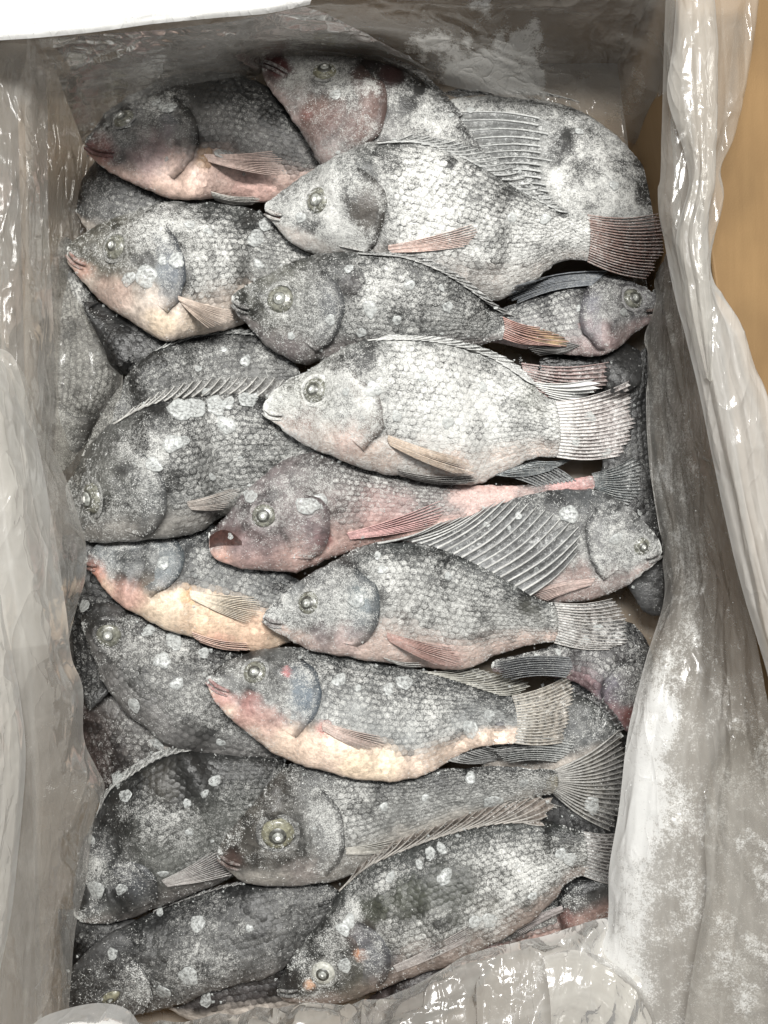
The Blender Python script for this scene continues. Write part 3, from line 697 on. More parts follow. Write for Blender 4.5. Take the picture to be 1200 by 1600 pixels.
# F3
fish("frost-white fish at the upper right showing only its rounded back", [(1034, 372), (1032, 330), (1020, 295), (1000, 255), (965, 214), (920, 180), (870, 160), (810, 152), (750, 150), (700, 158), (660, 180)],
     [(1034, 372), (1000, 395), (940, 400), (870, 395), (800, 370), (730, 320), (680, 260), (660, 180)],
     frost=0.80, dk=(0.06, 0.062, 0.06), md=(0.16, 0.16, 0.155), bl=(0.25, 0.24, 0.22), scales=False, ngrain=6000, quant=55,
     blobs=[(880, 222, 24, BLACK, 0.9), (868, 245, 20, BLACK, 0.8), (1012, 300, 26, BLACK, 0.7), (905, 275, 26, BLACK, 0.4)],
     fins=[F("anal_fin", [(905, 160), (870, 152), (820, 148), (760, 148), (715, 152)], [(862, 150), (820, 138), (765, 134), (715, 138), (682, 146)], 12, (0.05, 0.05, 0.047), frost=0.35),
           F("dorsal_fin", [(880, 195), (880, 222), (872, 250), (862, 280), (868, 310), (885, 335)], [(712, 175), (705, 200), (725, 232), (770, 262), (820, 305), (862, 335)], 15, (0.14, 0.145, 0.14), frost=0.34, ray=0.0008, raycol=(0.36, 0.37, 0.36), fray=0.05, fade=True)],
     chips=[(905, 205, 7), (960, 290, 8)])
# F10
fish("grey fish behind the big-eyed left fish, its back and folded fin showing above it", [(128, 712), (150, 664), (197, 588), (243, 546), (293, 527), (372, 516), (430, 533), (470, 578)], [(128, 712), (200, 720), (300, 700), (400, 660), (470, 600)],
     frost=0.46, sk=0.6, dk=(0.06, 0.062, 0.06), md=(0.11, 0.11, 0.105), ngrain=3600, bars=0.5,
     fins=[F("dorsal_fin", [(243, 548), (293, 530), (340, 522), (390, 522)], [(270, 527), (320, 515), (375, 512), (415, 522)], 12, FINC, frost=0.42)],
     chips=[(384, 564, 9), (350, 546, 5), (310, 576, 5)])
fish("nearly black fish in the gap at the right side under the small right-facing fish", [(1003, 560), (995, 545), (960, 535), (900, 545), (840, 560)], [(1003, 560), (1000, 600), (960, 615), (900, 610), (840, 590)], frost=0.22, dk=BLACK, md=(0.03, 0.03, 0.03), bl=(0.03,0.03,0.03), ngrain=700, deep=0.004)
# F27 tail only
fish("small dark fish under the whitest fish, showing its red-barred tail on the right", [(640, 600), (680, 570), (740, 560), (800, 572), (830, 580)], [(640, 600), (690, 640), (750, 640), (800, 620), (830, 608)],
     frost=0.45, ngrain=600, deep=0.004,
     fins=[F("tail_fin", [(815, 568), (818, 582), (822, 596), (826, 612)], [(955, 566), (962, 585), (950, 605), (905, 632)], 12, (0.20, 0.10, 0.085), col2=(0.30, 0.20, 0.18), bars=7, frost=0.30, ray=0.0007),
           F("anal_fin", [(822, 596), (840, 606), (856, 618), (866, 630)], [(935, 592), (940, 604), (922, 622), (896, 632)], 8, (0.4, 0.4, 0.4), frost=0.95)])
# F25
fish("dark purplish fish at the right edge, head down against the white film", [(1002, 1142), (1018, 1090), (1020, 1030), (1004, 992), (968, 968), (915, 985), (845, 1015), (768, 1032)], [(1002, 1142), (975, 1142), (945, 1108), (920, 1080), (890, 1062), (850, 1056), (800, 1054), (768, 1048)],
     frost=0.44, dk=(0.04, 0.04, 0.042), md=(0.09, 0.085, 0.088), bl=(0.14, 0.08, 0.085), gill=[(985, 1030), (960, 1045), (940, 1075), (945, 1100)], ngrain=3000,
     blobs=[(952, 1072, 30, (0.13, 0.12, 0.15), 0.8), (985, 1118, 22, (0.25, 0.08, 0.07), 0.6), (905, 1035, 26, BLACK, 0.5)],
     fins=[F("pelvic_fin", [(890, 1028), (895, 1042), (885, 1058)], [(770, 1036), (765, 1045), (790, 1062)], 9, (0.045, 0.05, 0.055), frost=0.30)],
     chips=[(935, 985, 9), (915, 1003, 8), (872, 1018, 5), (838, 1025, 4)])
# F26
fish("grey fish back between the two tails at the right side", [(700, 1160), (760, 1110), (830, 1088), (905, 1082), (945, 1108), (974, 1150)], [(700, 1160), (760, 1200), (840, 1212), (920, 1200), (974, 1150)],
     frost=0.48, md=(0.11, 0.115, 0.115), ngrain=2600, scales=False,
     fins=[F("dorsal_fin", [(900, 1085), (925, 1096), (948, 1116), (966, 1142)], [(912, 1080), (940, 1092), (962, 1114), (976, 1138)], 8, (0.06, 0.06, 0.06), frost=0.25, ray=0.0008),
           F("anal_fin", [(900, 1160), (890, 1175), (870, 1190)], [(760, 1160), (770, 1178), (790, 1192)], 9, FINC, frost=0.38)])
# F12
fish("frozen fish with orange lips and a square ice chip on its cheek", [(105, 390), (107, 383), (122, 371), (163, 346), (205, 329), (247, 317), (300, 312), (351, 316), (413, 333), (470, 365), (530, 410)],
     [(105, 390), (107, 412), (134, 446), (163, 475), (205, 503), (238, 526), (262, 533), (309, 524), (367, 511), (440, 485), (530, 440)],
     eye=(180, 386, 19, 1.0, 1), gill=[(262, 352), (284, 385), (290, 425), (284, 462), (262, 490)], cheek=[(212, 372), (232, 400), (236, 430), (222, 456)], mouth=[(106, 397), (116, 409), (132, 418)], lipcol=(0.36, 0.13, 0.08),
     frost=0.46, dk=(0.045, 0.048, 0.045), md=(0.125, 0.125, 0.115), bl=(0.52, 0.42, 0.34), belly=(0.62, 0.85), head=(0.075, 0.07, 0.052), gcol=(0.09, 0.105, 0.125), ngrain=4200,
     blobs=[(125, 425, 26, (0.42, 0.22, 0.16), 0.8), (175, 465, 36, (0.48, 0.32, 0.25), 0.7), (262, 425, 22, BLUE, 0.8), (250, 510, 34, CREAM, 0.9), (300, 505, 40, CREAM, 0.5), (385, 345, 30, BLACK, 0.4), (330, 330, 26, BLACK, 0.4)],
     fblobs=[(230, 340, 60, 0.25), (300, 320, 70, 0.25), (330, 430, 60, 0.2)],
     fins=[F("pectoral_fin", [(276, 458), (279, 468), (288, 480)], [(362, 486), (368, 500), (330, 516)], 13, (0.30, 0.19, 0.11), col2=(0.36, 0.24, 0.17), frost=0.16)],
     chips=[(201, 436, 11), (232, 434, 19), (276, 407, 13), (254, 406, 8), (296, 350, 8), (326, 361, 6), (404, 413, 8), (400, 372, 14)])
# F1
fish("frozen fish with pink belly and brown fin root in the upper left corner", [(133, 226), (135, 216), (150, 198), (167, 176), (205, 148), (247, 127), (297, 115), (351, 114), (413, 130), (480, 180), (560, 240)],
     [(133, 226), (137, 242), (163, 264), (205, 286), (255, 308), (309, 313), (351, 311), (409, 316), (480, 305), (560, 275)],
     eye=(194, 186, 17, 1.0, 1), gill=[(275, 150), (303, 180), (312, 215), (300, 250), (272, 278)], cheek=[(226, 170), (244, 195), (246, 225), (230, 252)], mouth=[(134, 228), (150, 237), (178, 242)], lipcol=(0.24, 0.06, 0.055),
     frost=0.38, dk=(0.035, 0.036, 0.036), md=(0.19, 0.18, 0.17), bl=(0.55, 0.36, 0.29), belly=(0.60, 0.84), head=(0.085, 0.085, 0.085), ngrain=3600, bars=0.5,
     blobs=[(155, 236, 30, (0.33, 0.11, 0.10), 0.7), (245, 245, 50, (0.33, 0.2, 0.2), 0.6), (280, 285, 50, (0.60, 0.40, 0.30), 0.7), (390, 300, 55, (0.60, 0.33, 0.27), 0.7), (320, 246, 20, (0.24, 0.12, 0.03), 0.95), (260, 195, 24, (0.05, 0.06, 0.08), 0.6), (320, 145, 34, BLACK, 0.7)],
     fblobs=[(255, 165, 36, 0.35), (180, 210, 30, 0.2), (215, 160, 20, 0.3)],
     fins=[F("pectoral_fin", [(316, 238), (322, 246), (328, 256)], [(432, 236), (446, 254), (434, 276)], 12, (0.42, 0.24, 0.17), col2=(0.46, 0.30, 0.23), frost=0.18),
           F("pelvic_fin", [(330, 300), (332, 306), (336, 312)], [(404, 308), (410, 314), (400, 320)], 6, (0.22, 0.2, 0.17), frost=0.3)],
     chips=[(262, 168, 13), (243, 160, 8), (352, 238, 15), (185, 178, 7), (200, 197, 5)])
# F2
fish("frozen fish with a dark red mouth at the top edge of the pile", [(411, 92), (415, 82), (434, 76), (480, 78), (530, 82), (587, 88), (625, 101), (662, 126), (692, 156), (722, 188), (748, 225), (800, 300)],
     [(411, 92), (411, 112), (422, 138), (442, 168), (470, 206), (490, 240), (502, 258), (560, 310), (650, 350), (740, 360), (800, 320)],
     eye=(507, 112, 18, 1.0, 3), gill=[(560, 96), (596, 130), (606, 172), (590, 215), (560, 238)], cheek=[(532, 130), (545, 165), (530, 205), (505, 225)], frost=0.56, dk=(0.06, 0.06, 0.06), md=(0.17, 0.165, 0.16), bl=(0.30, 0.22, 0.20), head=(0.15, 0.14, 0.135), gcol=(0.15, 0.085, 0.07), scales=False, ngrain=5000,
     blobs=[(430, 100, 30, (0.085, 0.022, 0.022), 1.0), (455, 150, 34, (0.26, 0.2, 0.18), 0.5), (500, 180, 44, (0.12, 0.06, 0.045), 0.9), (545, 195, 50, (0.11, 0.055, 0.045), 0.9), (588, 168, 24, BLACK, 0.95), (640, 164, 15, BLACK, 0.9), (612, 118, 24, (0.03, 0.012, 0.012), 0.95), (570, 108, 24, (0.022, 0.015, 0.015), 0.9), (655, 140, 14, BLACK, 0.8), (480, 180, 14, RED, 0.3)],
     fblobs=[(470, 110, 30, 0.15), (530, 140, 26, 0.3), (680, 200, 60, 0.25)], mouth=[(411, 98), (430, 106), (450, 118)], lipcol=(0.10, 0.03, 0.03),
     fins=[F("dorsal_fin", [(600, 93), (640, 110), (680, 144), (715, 182)], [(615, 90), (655, 108), (692, 142), (724, 178)], 12, (0.05, 0.05, 0.05), frost=0.3)],
     chips=[(524, 148, 9), (735, 172, 7), (705, 180, 5)])
# F4
fish("large frost-covered fish with a pink side fin and brown-red tail", [(414, 326), (417, 316), (440, 300), (470, 278), (510, 250), (560, 228), (610, 217), (660, 221), (720, 243), (790, 281), (850, 317), (895, 334), (930, 338)],
     [(414, 326), (418, 338), (432, 354), (452, 377), (520, 412), (600, 442), (680, 466), (740, 474), (785, 467), (831, 442), (868, 412), (900, 406), (930, 410)],
     eye=(497, 313, 19), gill=[(560, 262), (592, 285), (604, 325), (596, 365), (575, 395)], cheek=[(535, 310), (540, 345), (530, 385)], mouth=[(415, 332), (428, 338), (440, 340)],
     frost=0.72, dk=(0.07, 0.073, 0.07), md=(0.21, 0.21, 0.20), bl=(0.40, 0.35, 0.31), head=(0.085, 0.09, 0.088), gcol=(0.07, 0.06, 0.05), ngrain=7000,
     blobs=[(565, 330, 34, (0.06, 0.05, 0.04), 0.7), (588, 335, 20, (0.045, 0.05, 0.055), 0.7), (570, 265, 24, (0.05, 0.055, 0.055), 0.6), (700, 254, 12, BLACK, 0.8), (800, 300, 22, BLACK, 0.7), (650, 325, 26, (0.06, 0.06, 0.06), 0.4), (740, 310, 24, (0.06, 0.06, 0.06), 0.4), (423, 336, 14, (0.05, 0.025, 0.02), 0.8)],
     fblobs=[(640, 270, 80, 0.3), (650, 350, 50, 0.3), (480, 355, 30, -0.2)],
     open_mouth=([(415, 330), (424, 336), (438, 340)], [(416, 338), (424, 342), (437, 342)]),
     fins=[F("dorsal_fin", [(590, 224), (640, 222), (700, 237), (760, 266), (820, 302), (868, 328)], [(650, 208), (720, 222), (790, 252), (830, 284), (868, 316), (892, 332)], 22, (0.13, 0.135, 0.13), frost=0.42, ray=0.0007, raycol=(0.34, 0.35, 0.34)),
           F("tail_fin", [(918, 336), (922, 358), (922, 384), (918, 408)], [(1036, 334), (1044, 366), (1038, 402), (1012, 436)], 20, (0.20, 0.155, 0.14), col2=(0.13, 0.07, 0.058), bars=9, frost=0.36, ray=0.0007, raycol=(0.25, 0.14, 0.11)),
           F("pectoral_fin", [(606, 380), (606, 388), (612, 398)], [(742, 350), (748, 364), (734, 384)], 9, (0.50, 0.27, 0.19), col2=(0.45, 0.30, 0.24), frost=0.28)],
     chips=[(415, 350, 12), (470, 340, 8), (852, 342, 8), (930, 398, 10), (800, 340, 8)])
# F6
fish("small grey fish facing right with a dark blue-grey fin, under the big frosted fish", [(1040, 478), (1036, 468), (1018, 455), (977, 436), (935, 426), (890, 436), (830, 466), (760, 490), (710, 505)],
     [(1040, 478), (1034, 492), (998, 516), (962, 545), (930, 557), (890, 554), (830, 546), (770, 535), (710, 520)],
     eye=(989, 467, 16, 1.0, 1), gill=[(920, 438), (906, 470), (908, 505), (925, 535), (945, 548)], cheek=[(958, 446), (952, 490), (960, 525)], mouth=[(1038, 482), (1024, 488), (1010, 490)],
     frost=0.44, dk=(0.06, 0.062, 0.065), md=(0.16, 0.155, 0.155), bl=(0.30, 0.21, 0.20), head=(0.12, 0.115, 0.12), gcol=(0.13, 0.12, 0.135), ngrain=3200,
     blobs=[(925, 475, 20, (0.07, 0.085, 0.13), 0.8), (914, 505, 14, (0.35, 0.1, 0.09), 0.6), (935, 525, 34, (0.26, 0.17, 0.165), 0.7)],
     fins=[F("pelvic_fin", [(948, 424), (940, 432), (925, 445)], [(800, 448), (788, 466), (806, 474)], 12, (0.055, 0.065, 0.078), col2=(0.09, 0.10, 0.11), frost=0.26, lift=0.003),
           F("pelvic_fin", [(905, 540), (890, 548), (880, 553)], [(815, 530), (822, 545), (840, 556)], 8, (0.06, 0.055, 0.05), frost=0.2)],
     chips=[(903, 482, 6), (975, 488, 7)])
# F16
fish("large dark fish with a ringed eye low at the left wall, mostly buried", [(126, 955), (132, 946), (180, 942), (250, 962), (330, 998), (400, 1035), (450, 1085), (485, 1140)], [(126, 955), (130, 985), (143, 1018), (160, 1064), (185, 1102), (218, 1131), (262, 1166), (330, 1190), (400, 1200), (485, 1170)],
     eye=(170, 993, 18), 
     frost=0.40, sk=0.6, scale_from=0.24, dk=(0.030, 0.030, 0.030), md=(0.095, 0.095, 0.090), bl=(0.12, 0.115, 0.11), head=(0.045, 0.042, 0.040), ngrain=6000, bars=0.4,
     blobs=[(150, 955, 40, BLACK, 0.6), (300, 1150, 40, BLACK, 0.3)], fblobs=[(330, 1090, 90, 0.15), (290, 1000, 40, 0.3)],
     chips=[(254, 1032, 13), (210, 1102, 11), (277, 1068, 10), (319, 1020, 8), (245, 1163, 11), (338, 1222, 8), (345, 1160, 7), (272, 1000, 13), (232, 985, 9), (132, 946, 10), (386, 1140, 6)])
# F15
fish("frozen fish with yellow-cream belly, its head tucked under the big-eyed grey fish", [(133, 880), (139, 862), (180, 830), (240, 812), (320, 815), (400, 850), (460, 900), (520, 935)], [(133, 880), (150, 902), (177, 936), (218, 962), (260, 984), (310, 1000), (352, 1011), (410, 1018), (460, 1000), (520, 960)],
     gill=[(270, 835), (287, 858), (286, 885), (270, 913), (240, 934)], cheek=[(222, 850), (226, 880), (215, 910), (205, 925)], frost=0.40, dk=(0.06, 0.065, 0.068), md=(0.16, 0.165, 0.16), bl=(0.60, 0.42, 0.27), belly=(0.55, 0.76), head=(0.11, 0.12, 0.125), gcol=(0.10, 0.125, 0.14), ngrain=4200,
     blobs=[(147, 895, 26, (0.42, 0.15, 0.09), 0.9), (190, 930, 34, (0.50, 0.26, 0.20), 0.8), (215, 940, 24, (0.5, 0.27, 0.2), 0.6), (260, 955, 44, CREAM, 0.8), (330, 980, 60, (0.66, 0.44, 0.26), 0.85), (395, 985, 40, (0.6, 0.36, 0.22), 0.7), (295, 930, 16, (0.5, 0.27, 0.09), 0.9), (345, 1005, 30, (0.5, 0.2, 0.14), 0.6)],
     mouth=[(134, 884), (142, 886), (150, 888)], lipcol=(0.34, 0.12, 0.08),
     fins=[F("pectoral_fin", [(297, 918), (296, 928), (300, 940)], [(404, 934), (412, 956), (390, 975)], 13, (0.42, 0.33, 0.20), col2=(0.34, 0.29, 0.22), frost=0.26, raycol=(0.55, 0.45, 0.32)),
           F("pelvic_fin", [(300, 988), (304, 996), (312, 1002)], [(390, 1005), (396, 1014), (380, 1018)], 6, (0.45, 0.26, 0.18), frost=0.2)],
     chips=[(388, 890, 6), (255, 880, 10)])
# F8
fish("big-eyed grey fish with a row of pale ice chips on its back", [(104, 770), (104, 757), (122, 724), (164, 670), (206, 645), (247, 628), (310, 618), (372, 614), (430, 625), (490, 655), (560, 690)],
     [(104, 770), (112, 815), (128, 842), (145, 848), (185, 846), (247, 842), (310, 830), (345, 811), (430, 790), (560, 735)],
     eye=(144, 779, 23, 1.0, 0), gill=[(212, 700), (248, 735), (264, 778), (254, 818), (224, 838)], cheek=[(182, 745), (200, 775), (205, 805), (196, 830)], mouth=[(106, 800), (116, 818), (128, 830)], lipcol=(0.07, 0.07, 0.06),
     frost=0.52, dk=(0.045, 0.047, 0.046), md=(0.125, 0.128, 0.122), bl=(0.25, 0.235, 0.21), belly=(0.82, 1.0), head=(0.085, 0.085, 0.075), gcol=(0.12, 0.125, 0.125), ngrain=6500,
     blobs=[(190, 735, 18, BLACK, 0.8), (160, 690, 40, (0.045, 0.047, 0.046), 0.5)], fblobs=[(235, 735, 34, 0.35), (270, 695, 30, 0.3), (210, 690, 40, 0.15)],
     fins=[F("dorsal_fin", [(178, 662), (206, 646), (247, 629), (310, 619), (380, 616), (430, 626)], [(212, 634), (262, 606), (320, 592), (395, 588), (440, 590), (456, 600)], 18, (0.13, 0.125, 0.115), frost=0.36, ray=0.0008, raycol=(0.36, 0.35, 0.32), stiff=0.004),
           F("pectoral_fin", [(290, 780), (293, 790), (302, 800)], [(366, 762), (380, 766), (350, 796)], 11, (0.21, 0.155, 0.11), col2=(0.24, 0.19, 0.15), frost=0.26)],
     chips=[(281, 640, 17), (303, 637, 17), (336, 634, 16), (357, 630, 10), (386, 623, 14), (353, 664, 15), (270, 693, 14), (284, 690, 10), (322, 612, 6), (240, 726, 12), (398, 618, 6), (330, 745, 6)])
# F5
fish("slim dusky frosted fish with an orange-tipped tail, third row from the top", [(362, 471), (365, 460), (385, 445), (413, 431), (455, 411), (497, 399), (540, 394), (590, 395), (640, 403), (700, 428), (750, 463), (785, 490), (800, 500)],
     [(362, 471), (372, 492), (392, 514), (420, 543), (455, 563), (480, 570), (510, 565), (570, 575), (640, 575), (710, 553), (770, 533), (800, 528)],
     eye=(438, 468, 20), gill=[(505, 420), (530, 450), (538, 490), (522, 530), (498, 552)], cheek=[(470, 470), (484, 500), (478, 535)], mouth=[(363, 474), (374, 482), (388, 486)], lipcol=(0.08, 0.07, 0.065),
     frost=0.50, sk=0.7, dk=(0.045, 0.047, 0.045), md=(0.125, 0.128, 0.122), bl=(0.20, 0.175, 0.165), head=(0.075, 0.075, 0.062), gcol=(0.10, 0.105, 0.11), ngrain=5500,
     blobs=[(520, 478, 24, (0.075, 0.09, 0.105), 0.6), (550, 450, 30, (0.07, 0.06, 0.06), 0.4), (460, 550, 34, (0.16, 0.13, 0.13), 0.6)], fblobs=[(600, 440, 60, 0.15), (660, 470, 50, 0.2)],
     fins=[F("dorsal_fin", [(560, 396), (620, 400), (680, 420), (730, 450), (770, 480)], [(610, 393), (670, 404), (730, 436), (775, 474), (806, 494)], 16, (0.12, 0.12, 0.115), frost=0.46, ray=0.0006),
           F("tail_fin", [(786, 496), (788, 506), (788, 516), (786, 528)], [(846, 512), (890, 530), (892, 542), (846, 540)], 10, (0.24, 0.10, 0.07), col2=(0.48, 0.30, 0.10), frost=0.14, bars=3)],
     chips=[(578, 483, 12), (516, 500, 8), (545, 420, 7), (640, 445, 8), (700, 480, 8), (620, 500, 7), (455, 525, 6), (565, 520, 7), (775, 480, 4), (690, 450, 5)])
# F22
fish("small dark fish with a red patch, half under the lower right film", [(975, 1395), (950, 1374), (925, 1373), (888, 1382), (862, 1404), (800, 1440), (740, 1470), (690, 1500)], [(975, 1395), (970, 1425), (930, 1448), (880, 1466), (820, 1482), (750, 1500), (690, 1515)],
     gill=[(890, 1385), (872, 1405), (872, 1430), (885, 1455)], frost=0.40, dk=(0.045, 0.048, 0.05), md=(0.11, 0.105, 0.10), bl=(0.30, 0.18, 0.15), belly=(0.5, 0.8), ngrain=2200,
     blobs=[(880, 1437, 18, (0.30, 0.12, 0.10), 0.7), (935, 1400, 26, BLACK, 0.5), (760, 1495, 40, (0.10, 0.035, 0.025), 0.8)],
     fins=[F("pectoral_fin", [(878, 1412), (880, 1420), (876, 1428)], [(800, 1448), (800, 1458), (812, 1462)], 7, (0.16, 0.12, 0.11), frost=0.2)])
# F23
fish("dark fish seen from above with a clouded oval eye in the lower left corner", [(98, 1563), (99, 1546), (120, 1502), (164, 1464), (214, 1438), (281, 1408), (348, 1384), (430, 1368), (500, 1376), (540, 1400)], [(98, 1563), (108, 1578), (160, 1589), (227, 1584), (273, 1572), (314, 1556), (365, 1539), (432, 1521), (500, 1470), (540, 1425)],
     eye=(173, 1557, 18, 0.55, 3), gill=[(215, 1500), (235, 1530), (238, 1560), (225, 1580)], frost=0.38, sk=0.5, dk=(0.030, 0.031, 0.031), md=(0.075, 0.075, 0.072), bl=(0.11, 0.105, 0.10), belly=(0.85, 1.05), head=(0.05, 0.05, 0.05), ngrain=4800, thick=0.25, bars=0.15,
     fblobs=[(330, 1470, 70, 0.12), (215, 1560, 36, 0.15)],
     fins=[F("dorsal_fin", [(240, 1424), (290, 1406), (345, 1388), (390, 1380)], [(262, 1408), (310, 1392), (368, 1378), (405, 1376)], 12, (0.09, 0.085, 0.08), frost=0.26)],
     chips=[(309, 1443, 12), (250, 1425, 6), (295, 1525, 16), (322, 1562, 11), (255, 1550, 14), (176, 1490, 9), (390, 1450, 6)])
# F18
fish("dark frosted fish leaning head down with a white ice chip on its snout", [(116, 1430), (113, 1395), (124, 1334), (142, 1287), (164, 1240), (197, 1213), (239, 1186), (273, 1170), (340, 1178), (420, 1185), (490, 1210), (540, 1240)], [(116, 1430), (128, 1440), (164, 1444), (218, 1430), (289, 1402), (365, 1372), (450, 1335), (540, 1275)],
     gill=[(190, 1345), (215, 1348), (236, 1362), (248, 1385), (246, 1405)], cheek=[(160, 1360), (172, 1385), (190, 1408), (200, 1425)], frost=0.42, sk=0.55, dk=(0.028, 0.029, 0.028), md=(0.095, 0.098, 0.088), bl=(0.13, 0.115, 0.105), belly=(0.85, 1.05), head=(0.06, 0.062, 0.064), ngrain=6000, gcol=(0.085, 0.09, 0.10),
     blobs=[(190, 1408, 34, BLACK, 0.85), (120, 1400, 22, BLACK, 0.7), (300, 1205, 60, BLACK, 0.6), (250, 1225, 40, (0.04, 0.035, 0.025), 0.5), (180, 1235, 26, BLACK, 0.4), (215, 1382, 16, (0.07, 0.075, 0.09), 0.6)], fblobs=[(265, 1280, 55, 0.25), (150, 1365, 40, 0.25), (190, 1385, 26, 0.25)],
     fins=[F("dorsal_fin", [(150, 1275), (170, 1236), (205, 1212), (245, 1187), (285, 1174)], [(158, 1240), (192, 1206), (228, 1182), (262, 1168), (300, 1172)], 14, (0.15, 0.15, 0.14), frost=0.42, ray=0.0007),
           F("pectoral_fin", [(250, 1372), (256, 1380), (266, 1388)], [(338, 1328), (352, 1345), (366, 1366)], 12, (0.14, 0.12, 0.115), col2=(0.17, 0.145, 0.13), frost=0.28, raycol=(0.30, 0.27, 0.25))],
     chips=[(150, 1390, 15), (190, 1389, 9), (183, 1218, 12), (196, 1243, 10), (335, 1220, 9), (292, 1255, 7), (255, 1365, 7), (296, 1300, 6), (143, 1312, 7), (320, 1240, 6)])
# F9
fish("reddish frozen fish with its mouth gaping dark, in the middle of the pile", [(326, 838), (329, 829), (352, 807), (377, 773), (414, 740), (456, 712), (520, 708), (590, 730), (660, 748), (730, 756), (800, 758), (870, 752), (935, 742)],
     [(326, 838), (330, 868), (362, 884), (414, 892), (460, 895), (480, 888), (520, 872), (600, 850), (700, 836), (770, 812), (840, 782), (900, 768), (935, 764)],
     eye=(412, 806, 17, 1.0, 1), gill=[(480, 772), (508, 785), (516, 815), (510, 850), (485, 875)], cheek=[(440, 830), (452, 850), (450, 872)],
     frost=0.46, dk=(0.085, 0.075, 0.072), md=(0.22, 0.17, 0.16), bl=(0.50, 0.30, 0.25), belly=(0.62, 0.90), head=(0.15, 0.12, 0.12), gcol=(0.17, 0.13, 0.135), ngrain=5500,
     blobs=[(360, 838, 30, (0.07, 0.028, 0.024), 0.8), (502, 845, 18, (0.28, 0.06, 0.055), 0.8), (400, 870, 50, (0.22, 0.14, 0.135), 0.6), (345, 868, 22, (0.4, 0.2, 0.14), 0.7), (600, 800, 50, (0.48, 0.25, 0.22), 0.5), (760, 775, 70, (0.55, 0.33, 0.28), 0.8), (880, 755, 60, (0.46, 0.2, 0.18), 0.8)],
     fblobs=[(470, 740, 50, 0.25), (440, 765, 30, 0.25), (395, 773, 16, 0.4), (490, 790, 24, 0.3)],
     open_mouth=([(327, 838), (345, 828), (362, 832), (378, 846)], [(328, 856), (346, 852), (362, 852), (378, 852)]),
     fins=[F("tail_fin", [(925, 740), (928, 748), (930, 756), (928, 766)], [(996, 712), (1004, 735), (1003, 765), (985, 790)], 14, (0.05, 0.065, 0.068), col2=(0.09, 0.095, 0.095), frost=0.40),
           F("pectoral_fin", [(540, 830), (545, 838), (548, 846)], [(690, 782), (704, 797), (686, 820)], 8, (0.44, 0.14, 0.12), col2=(0.52, 0.24, 0.20), frost=0.16),
           F("anal_fin", [(840, 760), (870, 756), (900, 752)], [(770, 742), (800, 728), (850, 722)], 10, (0.055, 0.06, 0.062), frost=0.38)],
     chips=[(391, 775, 11), (480, 790, 16), (500, 783, 12), (944, 706, 9), (360, 838, 5)])
# F20
fish("frozen fish with a large green-ringed eye and a spread barred tail, lower middle", [(340, 1338), (343, 1322), (373, 1282), (407, 1240), (448, 1198), (500, 1180), (570, 1195), (640, 1205), (710, 1201), (781, 1197), (848, 1202), (880, 1204)],
     [(340, 1338), (346, 1352), (375, 1375), (407, 1384), (457, 1384), (520, 1376), (570, 1354), (635, 1318), (718, 1284), (790, 1260), (850, 1242), (880, 1238)],
     eye=(434, 1302, 24, 1.0, 3), gill=[(505, 1235), (530, 1262), (540, 1300), (535, 1335), (515, 1365)], cheek=[(468, 1300), (480, 1330), (474, 1362)], mouth=[(342, 1340), (356, 1350), (374, 1356)], lipcol=(0.14, 0.065, 0.045),
     frost=0.48, dk=(0.045, 0.047, 0.046), md=(0.19, 0.192, 0.18), bl=(0.28, 0.255, 0.22), belly=(0.72, 0.98), head=(0.055, 0.048, 0.038), gcol=(0.12, 0.122, 0.12), ngrain=6000, bars=0.5,
     blobs=[(365, 1345, 24, (0.09, 0.05, 0.04), 0.8), (395, 1310, 26, (0.05, 0.045, 0.038), 0.6), (548, 1264, 10, BLACK, 0.7), (690, 1225, 18, BLACK, 0.4), (475, 1375, 40, (0.3, 0.25, 0.23), 0.5), (874, 1222, 20, (0.33, 0.29, 0.2), 0.7)],
     fblobs=[(520, 1270, 60, 0.15), (480, 1370, 40, 0.2)],
     fins=[F("tail_fin", [(868, 1203), (872, 1214), (872, 1226), (866, 1240)], [(972, 1138), (988, 1190), (982, 1250), (962, 1304)], 18, (0.30, 0.27, 0.21), col2=(0.15, 0.14, 0.13), bars=7, frost=0.26, ray=0.0009, raycol=(0.22, 0.21, 0.19)),
           F("pectoral_fin", [(538, 1322), (542, 1330), (540, 1338)], [(620, 1310), (622, 1318), (605, 1332)], 7, (0.26, 0.235, 0.18), frost=0.24),
           F("anal_fin", [(735, 1277), (790, 1258), (840, 1243)], [(800, 1276), (850, 1268), (880, 1262)], 10, (0.15, 0.14, 0.12), frost=0.3)],
     chips=[(460, 1290, 7), (770, 1253, 14), (818, 1224, 8), (735, 1215, 9), (925, 1258, 14), (600, 1260, 7), (664, 1246, 6)])
